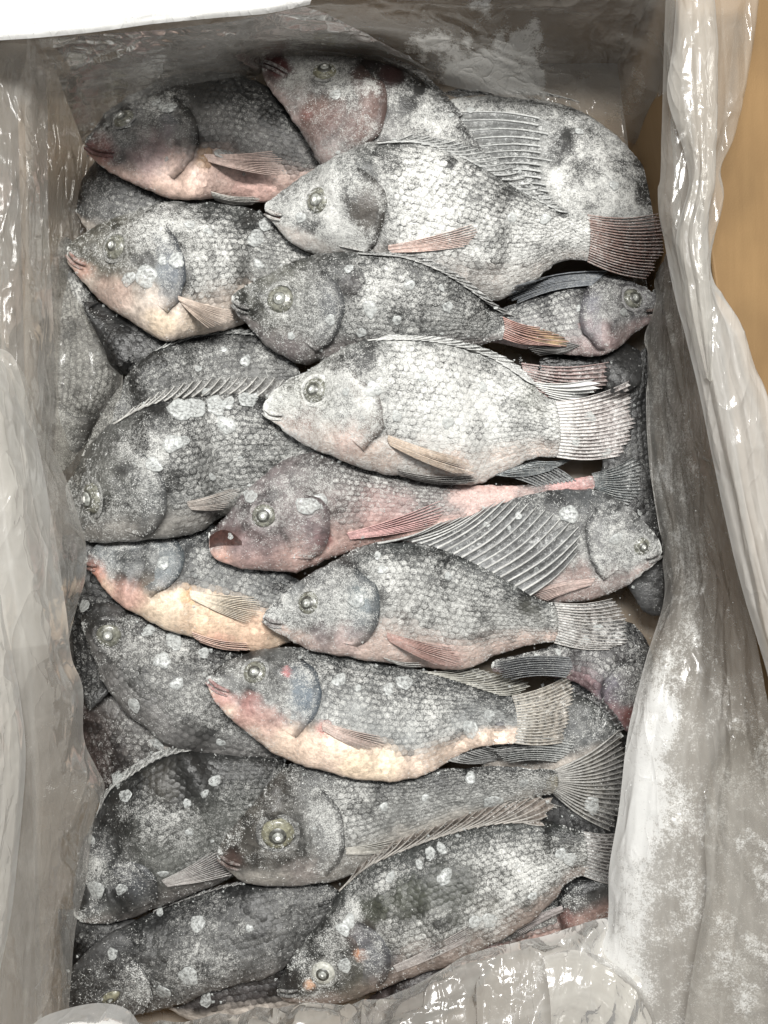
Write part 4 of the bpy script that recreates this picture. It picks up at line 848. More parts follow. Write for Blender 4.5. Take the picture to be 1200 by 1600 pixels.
# F21
fish("large mottled fish with a white-ringed eye and orange spots at the bottom edge", [(433, 1548), (438, 1528), (455, 1500), (478, 1468), (505, 1432), (535, 1386), (575, 1352), (635, 1324), (718, 1296), (790, 1280), (850, 1282), (900, 1296), (925, 1305)],
     [(433, 1548), (446, 1563), (499, 1571), (540, 1566), (575, 1554), (635, 1530), (700, 1509), (781, 1471), (848, 1424), (885, 1382), (905, 1370), (925, 1368)],
     eye=(505, 1520, 18, 1.0, 2), gill=[(555, 1435), (590, 1460), (612, 1490), (610, 1520), (592, 1540)], cheek=[(530, 1480), (545, 1510), (550, 1540)], mouth=[(435, 1550), (450, 1553), (466, 1551)], lipcol=(0.06, 0.055, 0.05),
     frost=0.46, dk=(0.06, 0.066, 0.062), md=(0.12, 0.12, 0.108), bl=(0.24, 0.185, 0.155), belly=(0.80, 0.98), head=(0.05, 0.05, 0.045), gcol=(0.10, 0.105, 0.12), ngrain=7000,
     blobs=[(562, 1491, 13, (0.52, 0.22, 0.09), 0.95), (483, 1539, 12, (0.55, 0.30, 0.16), 0.95), (700, 1390, 55, (0.035, 0.038, 0.028), 0.75), (640, 1400, 40, (0.04, 0.045, 0.026), 0.6), (585, 1420, 36, (0.045, 0.05, 0.028), 0.6), (560, 1460, 30, (0.05, 0.03, 0.025), 0.7), (450, 1540, 30, (0.028, 0.027, 0.027), 0.7), (560, 1550, 40, (0.05, 0.05, 0.03), 0.5), (600, 1500, 26, (0.12, 0.125, 0.15), 0.6), (760, 1420, 30, (0.3, 0.29, 0.25), 0.4)],
     fblobs=[(810, 1370, 60, 0.30), (770, 1430, 50, 0.25), (700, 1340, 50, 0.15), (545, 1430, 30, 0.3)],
     fins=[F("dorsal_fin", [(530, 1392), (572, 1356), (635, 1327), (700, 1304), (760, 1290), (815, 1284)], [(560, 1352), (622, 1310), (700, 1282), (780, 1254), (870, 1240), (852, 1290)], 22, (0.17, 0.15, 0.125), col2=(0.24, 0.185, 0.145), frost=0.28, ray=0.0008, fray=0.14),
           F("tail_fin", [(912, 1300), (916, 1320), (918, 1345), (912, 1368)], [(985, 1300), (998, 1330), (998, 1360), (985, 1385)], 14, (0.15, 0.13, 0.12), frost=0.40),
           F("pectoral_fin", [(612, 1506), (618, 1514), (622, 1522)], [(735, 1446), (742, 1458), (728, 1472)], 11, (0.20, 0.155, 0.13), frost=0.30)],
     chips=[(539, 1508, 11), (545, 1440, 10), (536, 1452, 10), (890, 1342, 11), (876, 1334, 9), (695, 1370, 12), (672, 1334, 9), (690, 1325, 8), (765, 1438, 12), (742, 1440, 10), (610, 1370, 7), (655, 1350, 6), (832, 1400, 7)])
# F19
fish("frozen fish with red chin, cream belly and an upturned pale tail, below the centre", [(322, 1062), (326, 1054), (350, 1038), (382, 1022), (430, 1012), (490, 1014), (570, 1028), (650, 1044), (720, 1064), (780, 1084), (815, 1090)],
     [(322, 1062), (331, 1090), (356, 1119), (394, 1152), (440, 1182), (499, 1203), (545, 1216), (600, 1221), (640, 1218), (674, 1206), (708, 1186), (745, 1169), (790, 1162), (815, 1160)],
     eye=(398, 1051, 17, 1.0, 1), gill=[(472, 1028), (497, 1050), (502, 1085), (490, 1125), (465, 1150)], cheek=[(425, 1050), (442, 1080), (440, 1110), (425, 1130)], mouth=[(324, 1064), (338, 1076), (356, 1084)], lipcol=(0.36, 0.10, 0.085),
     frost=0.47, dk=(0.050, 0.055, 0.056), md=(0.23, 0.24, 0.235), bl=(0.62, 0.45, 0.33), belly=(0.66, 0.84), head=(0.085, 0.085, 0.08), gcol=(0.085, 0.12, 0.155), ngrain=5200, bars=0.55,
     blobs=[(345, 1095, 26, (0.48, 0.22, 0.18), 0.8), (385, 1110, 36, (0.46, 0.2, 0.17), 0.65), (420, 1128, 34, (0.46, 0.24, 0.2), 0.6), (449, 1049, 9, (0.45, 0.08, 0.07), 0.8), (468, 1088, 26, (0.085, 0.125, 0.165), 0.85), (455, 1160, 44, (0.68, 0.48, 0.34), 0.8), (510, 1172, 46, (0.68, 0.48, 0.34), 0.8), (560, 1195, 40, (0.70, 0.52, 0.33), 0.9), (600, 1200, 36, (0.72, 0.56, 0.36), 0.9), (503, 1140, 16, (0.46, 0.14, 0.1), 0.8), (780, 1132, 11, (0.035, 0.03, 0.045), 0.85)],
     fblobs=[(640, 1120, 80, 0.12)],
     fins=[F("tail_fin", [(800, 1088), (806, 1108), (808, 1134), (802, 1160)], [(902, 1048), (900, 1085), (892, 1125), (882, 1160)], 18, (0.40, 0.35, 0.27), col2=(0.36, 0.31, 0.25), bars=7, frost=0.30, ray=0.0007, raycol=(0.36, 0.32, 0.26)),
           F("dorsal_fin", [(660, 1050), (700, 1060), (745, 1075), (780, 1086)], [(735, 1040), (790, 1054), (832, 1066), (815, 1082)], 14, (0.23, 0.22, 0.18), frost=0.32, bars=3),
           F("pectoral_fin", [(505, 1124), (503, 1134), (506, 1146)], [(600, 1152), (600, 1166), (565, 1172)], 12, (0.34, 0.2, 0.14), col2=(0.32, 0.25, 0.19), frost=0.20),
           F("anal_fin", [(700, 1188), (730, 1175), (760, 1167)], [(762, 1192), (790, 1184), (806, 1172)], 10, (0.10, 0.10, 0.095), frost=0.30)],
     chips=[(607, 1076, 9), (632, 1066, 12), (530, 1062, 10), (735, 1139, 13), (765, 1118, 9), (560, 1075, 5)])
# F7
fish("whitest fish of the pile with a yellow-orange side fin, near the centre", [(411, 640), (414, 628), (428, 610), (456, 590), (497, 569), (545, 540), (600, 528), (680, 533), (750, 550), (800, 576), (850, 617), (880, 632)],
     [(411, 640), (418, 654), (437, 667), (477, 695), (518, 712), (562, 732), (622, 743), (685, 752), (745, 757), (780, 742), (831, 718), (880, 712)],
     eye=(492, 610, 19, 1.0, 1), gill=[(545, 578), (580, 605), (600, 640), (596, 675), (570, 702)], cheek=[(525, 610), (540, 640), (535, 675)], mouth=[(412, 643), (424, 650), (440, 652)], lipcol=(0.15, 0.13, 0.115),
     frost=0.86, dk=(0.10, 0.105, 0.10), md=(0.24, 0.245, 0.235), bl=(0.58, 0.44, 0.36), belly=(0.66, 0.90), head=(0.12, 0.12, 0.095), gcol=(0.26, 0.22, 0.19), ngrain=9000,
     blobs=[(833, 612, 28, (0.07, 0.075, 0.05), 0.9), (840, 640, 18, (0.10, 0.10, 0.075), 0.6), (490, 615, 36, (0.10, 0.105, 0.08), 0.7), (470, 680, 50, (0.42, 0.30, 0.26), 0.6), (545, 690, 40, (0.50, 0.33, 0.28), 0.6), (590, 715, 40, (0.60, 0.42, 0.32), 0.7), (700, 740, 40, (0.62, 0.40, 0.30), 0.8), (570, 565, 26, (0.08, 0.08, 0.08), 0.5)],
     fblobs=[(690, 610, 90, 0.15), (930, 650, 50, 0.2)],
     fins=[F("dorsal_fin", [(575, 532), (640, 531), (700, 538), (760, 556), (810, 585)], [(610, 522), (690, 526), (755, 542), (812, 570), (845, 605)], 18, (0.24, 0.245, 0.235), frost=0.66, ray=0.0006),
           F("tail_fin", [(868, 628), (874, 655), (876, 688), (870, 714)], [(988, 594), (996, 640), (990, 680), (978, 712)], 18, (0.36, 0.29, 0.27), col2=(0.30, 0.22, 0.20), frost=0.60, ray=0.0005),
           F("pectoral_fin", [(606, 674), (605, 688), (612, 702)], [(720, 716), (748, 738), (720, 744)], 13, (0.40, 0.28, 0.17), col2=(0.36, 0.24, 0.18), frost=0.30, raycol=(0.45, 0.33, 0.23)),
           F("pelvic_fin", [(622, 735), (628, 741), (640, 747)], [(745, 742), (750, 750), (735, 756)], 6, (0.08, 0.07, 0.06), frost=0.25),
           F("anal_fin", [(775, 742), (805, 730), (830, 720)], [(850, 740), (880, 728), (900, 716)], 10, (0.07, 0.085, 0.09), frost=0.36)],
     chips=[(585, 606, 15), (700, 660, 10), (922, 652, 9), (540, 612, 6), (755, 605, 8), (620, 650, 8), (660, 590, 7), (900, 690, 7)])
# F14
fish("grey-white fish facing right, its flank crossed by a spread spiny fin", [(1034, 862), (1028, 843), (997, 807), (960, 778), (927, 764), (893, 764), (831, 772), (781, 788), (730, 815), (690, 845)],
     [(1034, 862), (1026, 878), (1005, 896), (977, 917), (935, 934), (893, 942), (843, 938), (770, 920), (690, 880)],
     eye=(1003, 854, 13, 1.0, 1), gill=[(928, 792), (916, 825), (918, 858), (928, 888), (945, 905)], cheek=[(968, 815), (964, 850), (972, 885)], mouth=[(1033, 866), (1022, 872), (1012, 876)], lipcol=(0.12, 0.11, 0.11),
     frost=0.60, dk=(0.085, 0.09, 0.092), md=(0.17, 0.17, 0.168), bl=(0.42, 0.31, 0.28), belly=(0.70, 0.92), head=(0.13, 0.132, 0.13), gcol=(0.16, 0.16, 0.16), ngrain=5500, scales=False,
     blobs=[(900, 772, 40, (0.06, 0.065, 0.07), 0.5), (905, 925, 50, (0.46, 0.31, 0.27), 0.7), (960, 900, 26, (0.3, 0.24, 0.225), 0.5)], fblobs=[(890, 803, 30, 0.2), (960, 840, 30, 0.25)],
     fins=[F("pectoral_fin", [(932, 900), (928, 908), (920, 918)], [(840, 920), (832, 930), (850, 940)], 10, (0.46, 0.28, 0.22), col2=(0.48, 0.30, 0.24), frost=0.24)],
     chips=[(889, 803, 15), (963, 842, 10), (1000, 800, 6)])
# F13
fish("frozen fish with blue-green cheek and a spread spiny back fin", [(411, 966), (416, 955), (432, 940), (456, 915), (497, 890), (560, 856), (622, 844), (685, 856), (747, 882), (800, 912), (840, 935), (880, 945)],
     [(411, 966), (418, 978), (448, 998), (482, 1015), (532, 1025), (593, 1034), (656, 1042), (727, 1046), (764, 1028), (815, 1012), (850, 1004), (880, 1003)],
     eye=(482, 942, 17, 1.0, 1), gill=[(555, 885), (585, 915), (595, 950), (585, 985), (558, 1012)], cheek=[(515, 940), (525, 970), (515, 1000)], mouth=[(412, 968), (424, 974), (440, 977)], lipcol=(0.14, 0.10, 0.10),
     frost=0.58, dk=(0.075, 0.082, 0.08), md=(0.23, 0.23, 0.215), bl=(0.54, 0.38, 0.31), belly=(0.66, 0.92), head=(0.10, 0.105, 0.105), gcol=(0.11, 0.135, 0.15), ngrain=6500,
     blobs=[(560, 940, 24, (0.09, 0.155, 0.155), 0.85), (578, 950, 14, (0.04, 0.045, 0.06), 0.7), (823, 948, 20, (0.06, 0.06, 0.05), 0.8), (840, 965, 18, (0.08, 0.08, 0.07), 0.6), (545, 1000, 34, (0.40, 0.28, 0.26), 0.6), (500, 1005, 40, (0.26, 0.2, 0.2), 0.5), (690, 1035, 40, (0.58, 0.34, 0.28), 0.7), (470, 915, 30, (0.06, 0.066, 0.066), 0.4)],
     fblobs=[(560, 945, 24, 0.25), (600, 900, 40, 0.15)],
     fins=[F("dorsal_fin", [(590, 849), (622, 844), (660, 850), (700, 862), (747, 883), (790, 906), (828, 930)], [(700, 812), (748, 800), (775, 784), (815, 776), (868, 792), (908, 822), (904, 862)], 19, (0.15, 0.155, 0.155), col2=(0.12, 0.125, 0.125), frost=0.28, ray=0.0010, raycol=(0.36, 0.36, 0.34), fray=0.16, wave=0.0018, stiff=0.003),
           F("tail_fin", [(866, 942), (872, 962), (872, 985), (866, 1004)], [(960, 935), (985, 965), (985, 1000), (955, 1015)], 16, (0.25, 0.22, 0.195), col2=(0.13, 0.12, 0.115), bars=8, frost=0.40, ray=0.0005),
           F("pectoral_fin", [(604, 984), (604, 994), (610, 1006)], [(705, 1012), (728, 1040), (690, 1042)], 12, (0.46, 0.26, 0.20), col2=(0.50, 0.28, 0.22), frost=0.16, raycol=(0.38, 0.2, 0.16)),
           F("pelvic_fin", [(600, 1028), (608, 1033), (618, 1036)], [(660, 1036), (664, 1042), (648, 1044)], 5, (0.2, 0.19, 0.17), frost=0.3)],
     chips=[(558, 938, 12), (590, 868, 6), (760, 820, 5), (795, 824, 4), (810, 806, 6), (597, 890, 7), (838, 890, 4), (700, 900, 6)])

# loose ice crumbs lodged between the fish
def crumbs():
    Hs = smooth2(H, 30); low = Hs - H
    n = 5200; x = 90 + rng.random(n) * 950; y = 80 + rng.random(n) * 1490
    i = ((x - HX0) / HR).astype(int); j = ((y - HY0) / HR).astype(int)
    ok = rng.random(n) < np.clip(low[i, j] * 130 + 0.03, 0.0, 0.9)
    x, y = x[ok][:1500], y[ok][:1500]; n = len(x)
    c = unproj(x, y, hget(x, y) + 0.0004)
    r = (0.0004 + 0.0014 * rng.random(n) ** 3)[:, None, None]
    b = np.array([[1, 0, 0], [-1, 0, 0], [0, 1, 0], [0, -1, 0], [0, 0, .7], [0, 0, -.7]], float)
    V = c[:, None] + (b[None] * (0.6 + 0.8 * rng.random((n, 6, 1)))) * r
    a = rng.random(n) * 6.28; d = V - c[:, None]
    V[..., 0] = c[:, None, 0] + d[..., 0] * np.cos(a)[:, None] - d[..., 1] * np.sin(a)[:, None]; V[..., 1] = c[:, None, 1] + d[..., 0] * np.sin(a)[:, None] + d[..., 1] * np.cos(a)[:, None]
    f = np.array([[0, 2, 4], [2, 1, 4], [1, 3, 4], [3, 0, 4], [2, 0, 5], [1, 2, 5], [3, 1, 5], [0, 3, 5]])
    o = mesh_np("ice_crumbs", V.reshape(-1, 3), (f[None] + (np.arange(n) * 6)[:, None, None]).reshape(-1, 3), ICE, None, smooth=False)
    o['kind'] = 'stuff'; o['label'] = 'loose crumbs of ice lodged in the gaps between the frozen fish'
crumbs()
# ------------------------------------------------------------------ the plastic bag lining the box
bag = empty("plastic_bag", (0, 0, 0), "crumpled translucent plastic bag liner around the frozen fish, folded over the rim of the box", "plastic bag")
def cells(x, y, n, seed, bx, by):
    """distance to the borders of random cells: creases of crumpled film"""
    r = np.random.default_rng(seed)
    px = r.random(n) * (bx[1] - bx[0]) + bx[0]; py = r.random(n) * (by[1] - by[0]) + by[0]
    d = np.hypot(x[..., None] - px, y[..., None] - py)
    d.partition(1, axis=-1)
    return d[..., 1] - d[..., 0]
def sheet(name, lines, milk=0.4, frost=0.0, crump=0.0035, fold=0.004, nu=150, nv=70, seed=1, ncell=60, stretch=2.2, drape=None, blobs=(), fblobs=(), edge=(0.0, 0.0), curl=(0.0, 0.0), foldn=2.5, ends=False, crink=0.0002, ufold=0.0, ufoldn=6, gloss=1.0):
    U = np.linspace(0, 1, nu)
    L = np.stack([spline(l, U) for l in lines], 0)                 # lines x nu x 3
    # across the lines
    k = len(lines); vv = np.linspace(0, 1, nv)
    G = np.zeros((nu, nv, 3))
    if k == 2: G = L[0][:, None] * (1 - vv[None, :, None]) + L[1][:, None] * vv[None, :, None]
    else:
        seg = np.linalg.norm(np.diff(L[..., :2], axis=0), axis=-1).mean(1); kn = np.r_[0, np.cumsum(seg)]; kn /= kn[-1]
        q = np.concatenate([2 * L[:1] - L[1:2], L, 2 * L[-1:] - L[-2:-1]], 0)
        for jv, v in enumerate(vv):
            i = min(np.searchsorted(kn, v, side='right') - 1, k - 2); t = (v - kn[i]) / (kn[i + 1] - kn[i])
            a, b, c, d = q[i], q[i + 1], q[i + 2], q[i + 3]
            G[:, jv] = 0.5 * (2 * b + (c - a) * t + (2 * a - 5 * b + 4 * c - d) * t * t + (3 * b - a - 3 * c + d) * t ** 3)
    x, y, z = G[..., 0], G[..., 1], G[..., 2]
    P = unproj(x, y, z)
    N = np.cross(np.gradient(P, axis=0), np.gradient(P, axis=1)); N /= np.linalg.norm(N, axis=-1)[..., None] + 1e-12
    N[N[..., 2] < 0] *= -1
    lu = np.linalg.norm(np.diff(P[:, nv // 2], axis=0), axis=-1).sum(); lv = np.linalg.norm(np.diff(P[nu // 2], axis=0), axis=-1).sum()
    uu, vg = np.meshgrid(U * lu, vv * lv, indexing='ij')
    wu = uu / stretch + 0.02 * (fbm(uu * 20 + seed, vg * 20, 2) - 0.5)
    c1 = cells(wu, vg, ncell, seed, (0, lu / stretch), (0, lv)); sc = math.sqrt(lu / stretch * lv / ncell)
    c2 = cells(uu + 0.006 * vnoise(uu * 90, vg * 90), vg, ncell * 5, seed + 9, (0, lu), (0, lv)); s2 = math.sqrt(lu * lv / ncell / 5)
    dsp = 0.35 * crump * (np.clip(c1 / sc, 0, 1) ** 0.8 - 0.4) + crink * (np.clip(c2 / s2, 0, 1) - 0.4)
    ph = vg / max(lv, 1e-6) * foldn + 1.6 * (fbm(uu * 5 + seed * 3.1, vg * 5, 2) - 0.5)
    rd = np.abs(((ph + seed * 0.37) % 1.0) - 0.5) * 2
    dsp += 0.28 * fold * (rd - 0.5) * (0.2 + 1.2 * vnoise(uu * 8 + seed, vg * 12))
    dsp += 0.003 * (fbm(uu * 22, vg * 22 + seed, 2) - 0.5)
    rn = fbm(uu * 16 + seed * 1.7, vg * 34 + seed, 3); dsp += 0.0010 * (1 - np.abs(2 * rn - 1)) ** 9
    env = np.minimum(1, np.minimum(vv, 1 - vv)[None] * 9 + 0.35)
    P = P + N * (dsp * env)[..., None]
    uq = uu / lu * ufoldn + 4.5 * (fbm(uu * 9 + seed, vg * 9, 3) - 0.5); ur = np.abs((uq % 1.0) - 0.5) * 2
    P = P + N * (ufold * (ur ** 1.3 - 0.5) * (0.3 + 1.0 * vnoise(uu * 11 + seed, vg * 7)) * env)[..., None]
    e0 = np.exp(-vv / 0.035)[None]; e1 = np.exp(-(1 - vv) / 0.035)[None]
    P[..., 2] -= curl[0] * np.clip(1 - vv / 0.07, 0, 1)[None] ** 2 + curl[1] * np.clip(1 - (1 - vv) / 0.07, 0, 1)[None] ** 2
    if drape is not None:
        f = DIST / (DIST - P[..., 2]); px = P[..., 0] / K * f + 600; py = 800 - P[..., 1] / K * f
        hh = smooth2(hget(px, py), 3) + drape
        P[..., 2] = np.maximum(P[..., 2], hh)
    m = milk(x, y) if callable(milk) else milk + 0 * x
    m = m + edge[0] * e0 + edge[1] * e1 + 0.05 * sstep(0.16, 0.05, rd) + 0.03 * np.exp(-(c1 / sc / 0.10) ** 2)
    fr = frost(x, y) if callable(frost) else frost + 0 * x
    for bx, by, br, bs in blobs: m = m + bs * (1 - sstep(0.3, 1.0, np.hypot(x - bx, y - by) / br + 0.8 * (fbm(x * 0.02, y * 0.02 + bx, 3) - 0.5)))
    for bx, by, br, bs in fblobs: fr = fr + bs * (1 - sstep(0.3, 1.0, np.hypot(x - bx, y - by) / br + 2.2 * (fbm(x * 0.025, y * 0.016 + by, 5) - 0.5)))
    o = mesh_np(name, P.reshape(-1, 3), grid_faces(nu, nv), FILM, bag, frost=fr.ravel(), milk=np.clip(m, 0, 1).ravel(), gloss=gloss)
    if fr.max() > 0.3:
        grains(dict(loc=None, frost=0), [(P, fr - 0.15, 1.0)], int(2600 * np.clip(fr - 0.15, 0, 1).mean() * lu * lv / 0.02), o, "film_frost")
    return o
Zt = 0.112
# the floor of the bag under the pile
sheet("bag_floor", [[(40, 0, -0.050), (1110, 0, -0.050)], [(40, 800, -0.052), (1110, 800, -0.052)], [(40, 1600, -0.050), (1110, 1600, -0.050)]], milk=0.35, seed=3, crump=0.006)
# back wall, behind the top row
sheet("liner_panel", [[(20, 150, -0.035), (250, 128, -0.032), (500, 100, -0.030), (760, 150, -0.030), (1000, 230, -0.035), (1045, 330, -0.035)],
                [(40, 95, 0.03), (300, 70, 0.03), (560, 48, 0.03), (800, 92, 0.03), (1000, 130, 0.03), (1050, 200, 0.03)],
                [(40, 40, 0.08), (300, 20, 0.08), (560, 5, 0.08), (800, 20, 0.08), (1000, 30, 0.08), (1050, 80, 0.08)],
                [(20, -60, 0.125), (300, -70, 0.125), (560, -80, 0.125), (800, -80, 0.125), (1000, -80, 0.125), (1060, -60, 0.125)]],
      milk=0.30, frost=0.05, fold=0.004, crump=0.004, seed=5, stretch=0.6, foldn=3, nu=240, nv=90, blobs=[(930, 80, 90, -0.12), (200, 110, 150, -0.1)],
      fblobs=[(780, 108, 110, 0.85), (360, 88, 60, 0.25), (960, 150, 60, 0.3), (640, 40, 120, 0.1)])  # blob above the top left fish paints in a glossy highlight
# a second layer lying across the upper left corner, its free edge running down to the red-mouthed fish
sheet("liner_fold", [[(60, 60, 0.10), (200, 50, 0.10), (350, 35, 0.10), (476, 12, 0.10)], [(90, 120, 0.06), (250, 88, 0.06), (420, 56, 0.06), (560, 45, 0.06)],
                      [(130, 225, -0.03), (240, 165, -0.03), (395, 122, -0.025), (430, 84, -0.02), (600, 80, -0.005), (700, 125, -0.01)]],
      milk=0.22, frost=-0.05, crink=0.0001, seed=8, fold=0.004, crump=0.004, nu=160, nv=60, stretch=0.7, edge=(0.15, 0.25), fblobs=[(380, 86, 50, 0.3)])  # blob whitens the film to paint in a glossy highlight
# upper left collar, turned over the rim close to the camera
sheet("bag_collar", [[(-90, 66, 0.150), (0, 60, 0.150), (60, 56, 0.150), (150, 47, 0.150), (240, 34, 0.150), (340, 25, 0.150), (420, 18, 0.150), (484, 4, 0.150)],
                      [(-90, 20, 0.152), (60, 14, 0.152), (240, 2, 0.152), (500, -25, 0.152)], [(-90, -60, 0.15), (60, -60, 0.15), (240, -60, 0.15), (500, -70, 0.15)]],
      milk=1.0, frost=0.45, seed=11, fold=0.0015, crump=0.0015, nu=120, nv=40, curl=(0.002, 0.0))  # full milk paints in the white of overexposed light on the film
# left wall, sheet behind everything
sheet("liner_panel", [[(150, 40, -0.02), (140, 250, -0.035), (150, 450, -0.035), (165, 650, -0.035), (120, 820, -0.03), (125, 1000, -0.03), (140, 1250, -0.03), (110, 1450, -0.03), (110, 1640, -0.03)],
                [(95, 40, 0.02), (80, 250, 0.01), (75, 450, 0.005), (70, 650, 0.005), (70, 820, 0.01), (80, 1000, 0.02), (85, 1250, 0.01), (80, 1450, 0.02), (80, 1640, 0.02)],
                [(30, 40, 0.08), (20, 300, 0.075), (20, 700, 0.075), (20, 1000, 0.075), (30, 1300, 0.08), (30, 1640, 0.08)],
                [(-70, -20, 0.12), (-70, 400, 0.12), (-70, 800, 0.12), (-70, 1200, 0.12), (-70, 1700, 0.12)]],
      milk=0.22, frost=0.06, gloss=0.45, seed=14, fold=0.002, crump=0.002, nu=260, nv=70, stretch=2.5, foldn=4, fblobs=[(110, 700, 90, 0.2), (150, 1220, 70, 0.3)])
# clear film over the standing fish at the left, ribbed
sheet("liner_fold", [[(72, 110, 0.055), (80, 300, 0.04), (84, 460, 0.035), (88, 620, 0.035), (80, 760, 0.035)], [(105, 130, 0.03), (100, 300, 0.005), (92, 390, -0.02), (115, 500, 0.015), (135, 600, 0.018), (110, 740, 0.02)],
                      [(131, 190, 0.0), (126, 300, -0.03), (112, 380, -0.034), (128, 460, -0.03), (150, 520, -0.01), (190, 570, -0.005), (176, 660, -0.005), (118, 765, -0.0)]],
      milk=0.08, frost=0.0, gloss=0.45, seed=17, fold=0.010, crump=0.006, nu=160, nv=50, stretch=2.6, edge=(0.1, 0.25), fblobs=[(150, 560, 50, 0.3), (140, 460, 30, 0.3)])
# tall fold with a straight edge at the upper left
sheet("liner_fold", [[(58, 80, 0.085), (67, 150, 0.085), (68, 280, 0.085), (72, 400, 0.085), (78, 540, 0.085), (76, 640, 0.085), (70, 720, 0.085), (66, 800, 0.085)], [(40, 70, 0.105), (40, 300, 0.108), (40, 560, 0.108), (30, 800, 0.105)], [(-60, 60, 0.125), (-60, 300, 0.125), (-60, 560, 0.125), (-60, 800, 0.125)]],
      milk=0.26, gloss=0.45, seed=19, fold=0.001, crump=0.0012, nu=170, nv=60, edge=(0.18, 0), curl=(0.008, 0), stretch=2.4)
# long bulging fold in the middle of the left side
sheet("liner_fold", [[(-30, 530, 0.09), (10, 555, 0.085), (32, 590, 0.08), (44, 642, 0.08), (74, 702, 0.078), (101, 762, 0.075), (114, 806, 0.075), (127, 851, 0.075), (127, 904, 0.075), (112, 950, 0.075), (100, 1000, 0.08)], [(-40, 560, 0.115), (0, 640, 0.115), (30, 740, 0.11), (60, 840, 0.108), (65, 920, 0.108), (50, 1010, 0.11)], [(-80, 540, 0.13), (-80, 700, 0.13), (-70, 900, 0.13), (-60, 1020, 0.13)]],
      milk=0.32, gloss=0.45, seed=23, fold=0.001, crump=0.0012, nu=170, nv=60, edge=(0.15, 0), curl=(0.010, 0), stretch=2.2)
sheet("liner_fold", [[(-30, 535, 0.115), (8, 550, 0.112), (28, 600, 0.11), (48, 680, 0.108), (62, 750, 0.107), (80, 856, 0.104), (96, 962, 0.10), (104, 1031, 0.098), (121, 1079, 0.096), (123, 1159, 0.094), (143, 1206, 0.092), (156, 1238, 0.09), (140, 1281, 0.09), (127, 1387, 0.09), (108, 1480, 0.09), (96, 1640, 0.09)],
                      [(-40, 560, 0.135), (0, 700, 0.133), (30, 900, 0.128), (55, 1100, 0.122), (75, 1250, 0.116), (62, 1400, 0.115), (50, 1640, 0.115)], [(-90, 560, 0.145), (-80, 900, 0.14), (-70, 1200, 0.135), (-70, 1640, 0.13)]],
      milk=lambda x, y: 0.56 - 0.30 * sstep(900, 1250, y), gloss=0.45, seed=29, fold=0.001, crump=0.0012, nu=240, nv=64, edge=(0.18, 0), curl=(0.010, 0), stretch=2.6, frost=0.02, fblobs=[(130, 1250, 60, 0.25)])  # higher milk towards the top paints in overexposed light on this fold
sheet("liner_fold", [[(0, 930, 0.135), (12, 1020, 0.135), (28, 1110, 0.135), (34, 1190, 0.132), (26, 1300, 0.13), (12, 1430, 0.128), (-8, 1530, 0.126), (-30, 1600, 0.125)], [(-40, 930, 0.15), (-30, 1100, 0.15), (-30, 1300, 0.145), (-40, 1450, 0.14), (-50, 1610, 0.13)]],
      milk=0.5, gloss=0.45, seed=31, fold=0.002, crump=0.003, nu=90, nv=30, edge=(0.2, 0), curl=(0.006, 0))
ledge = lambda y: np.interp(y, [120, 330, 560, 730, 850, 930, 1030, 1140, 1270, 1450], [1036, 1040, 1004, 1010, 1032, 1040, 1012, 984, 968, 951])
# right wall: frosted sheet from the pile up to the rim
sheet("liner_panel", [[(1036, 120, -0.035), (1040, 330, -0.030), (1020, 450, -0.028), (1004, 560, -0.026), (1003, 640, -0.024), (1010, 730, -0.020), (1032, 850, -0.012), (1040, 932, 0.0), (1012, 1030, 0.035), (984, 1140, 0.05), (968, 1270, 0.055), (954, 1360, 0.055), (951, 1445, 0.055), (924, 1500, 0.055), (938, 1640, 0.055)],
                [(1040, 120, 0.0), (1045, 330, 0.005), (1040, 450, 0.008), (1035, 600, 0.008), (1048, 760, 0.01), (1062, 900, 0.018), (1040, 1030, 0.052), (1020, 1140, 0.062), (1003, 1270, 0.066), (990, 1400, 0.068), (985, 1640, 0.07)],
                [(1046, 120, 0.05), (1055, 330, 0.05), (1066, 560, 0.05), (1092, 800, 0.052), (1110, 930, 0.055), (1110, 1060, 0.065), (1095, 1270, 0.074), (1085, 1440, 0.078), (1090, 1640, 0.08)],
                [(1046, 60, 0.10), (1060, 300, 0.10), (1094, 560, 0.10), (1140, 800, 0.10), (1175, 960, 0.10), (1200, 1100, 0.10), (1230, 1270, 0.10), (1260, 1440, 0.10), (1290, 1640, 0.10)]],
      milk=lambda x, y: 0.26 + 0.18 * (1 - sstep(20, 110, x - ledge(y))) + 0.26 * sstep(1000, 1150, y) * (1 - 0.75 * sstep(1120, 1180, x - 0.1 * (y - 1100))), seed=37, fold=0.004, crump=0.006, nu=300, nv=110, stretch=2.4, foldn=5, edge=(0.22, 0), curl=(0.004, 0), ncell=80, drape=0.003,
      frost=lambda x, y: 0.04 + 0.34 * (1 - sstep(30, 110, x - ledge(y))) + 0.27 * sstep(980, 1100, y), fblobs=[(1060, 640, 60, 0.13), (1070, 740, 55, 0.19), (1075, 860, 60, 0.17), (1110, 980, 60, 0.17), (1020, 600, 40, 0.11), (1040, 1100, 60, 0.11), (1040, 1270, 80, 0.20), (1070, 1380, 80, 0.15), (1150, 1120, 60, 0.11), (1180, 1200, 60, 0.17), (1160, 1500, 110, 0.13)])
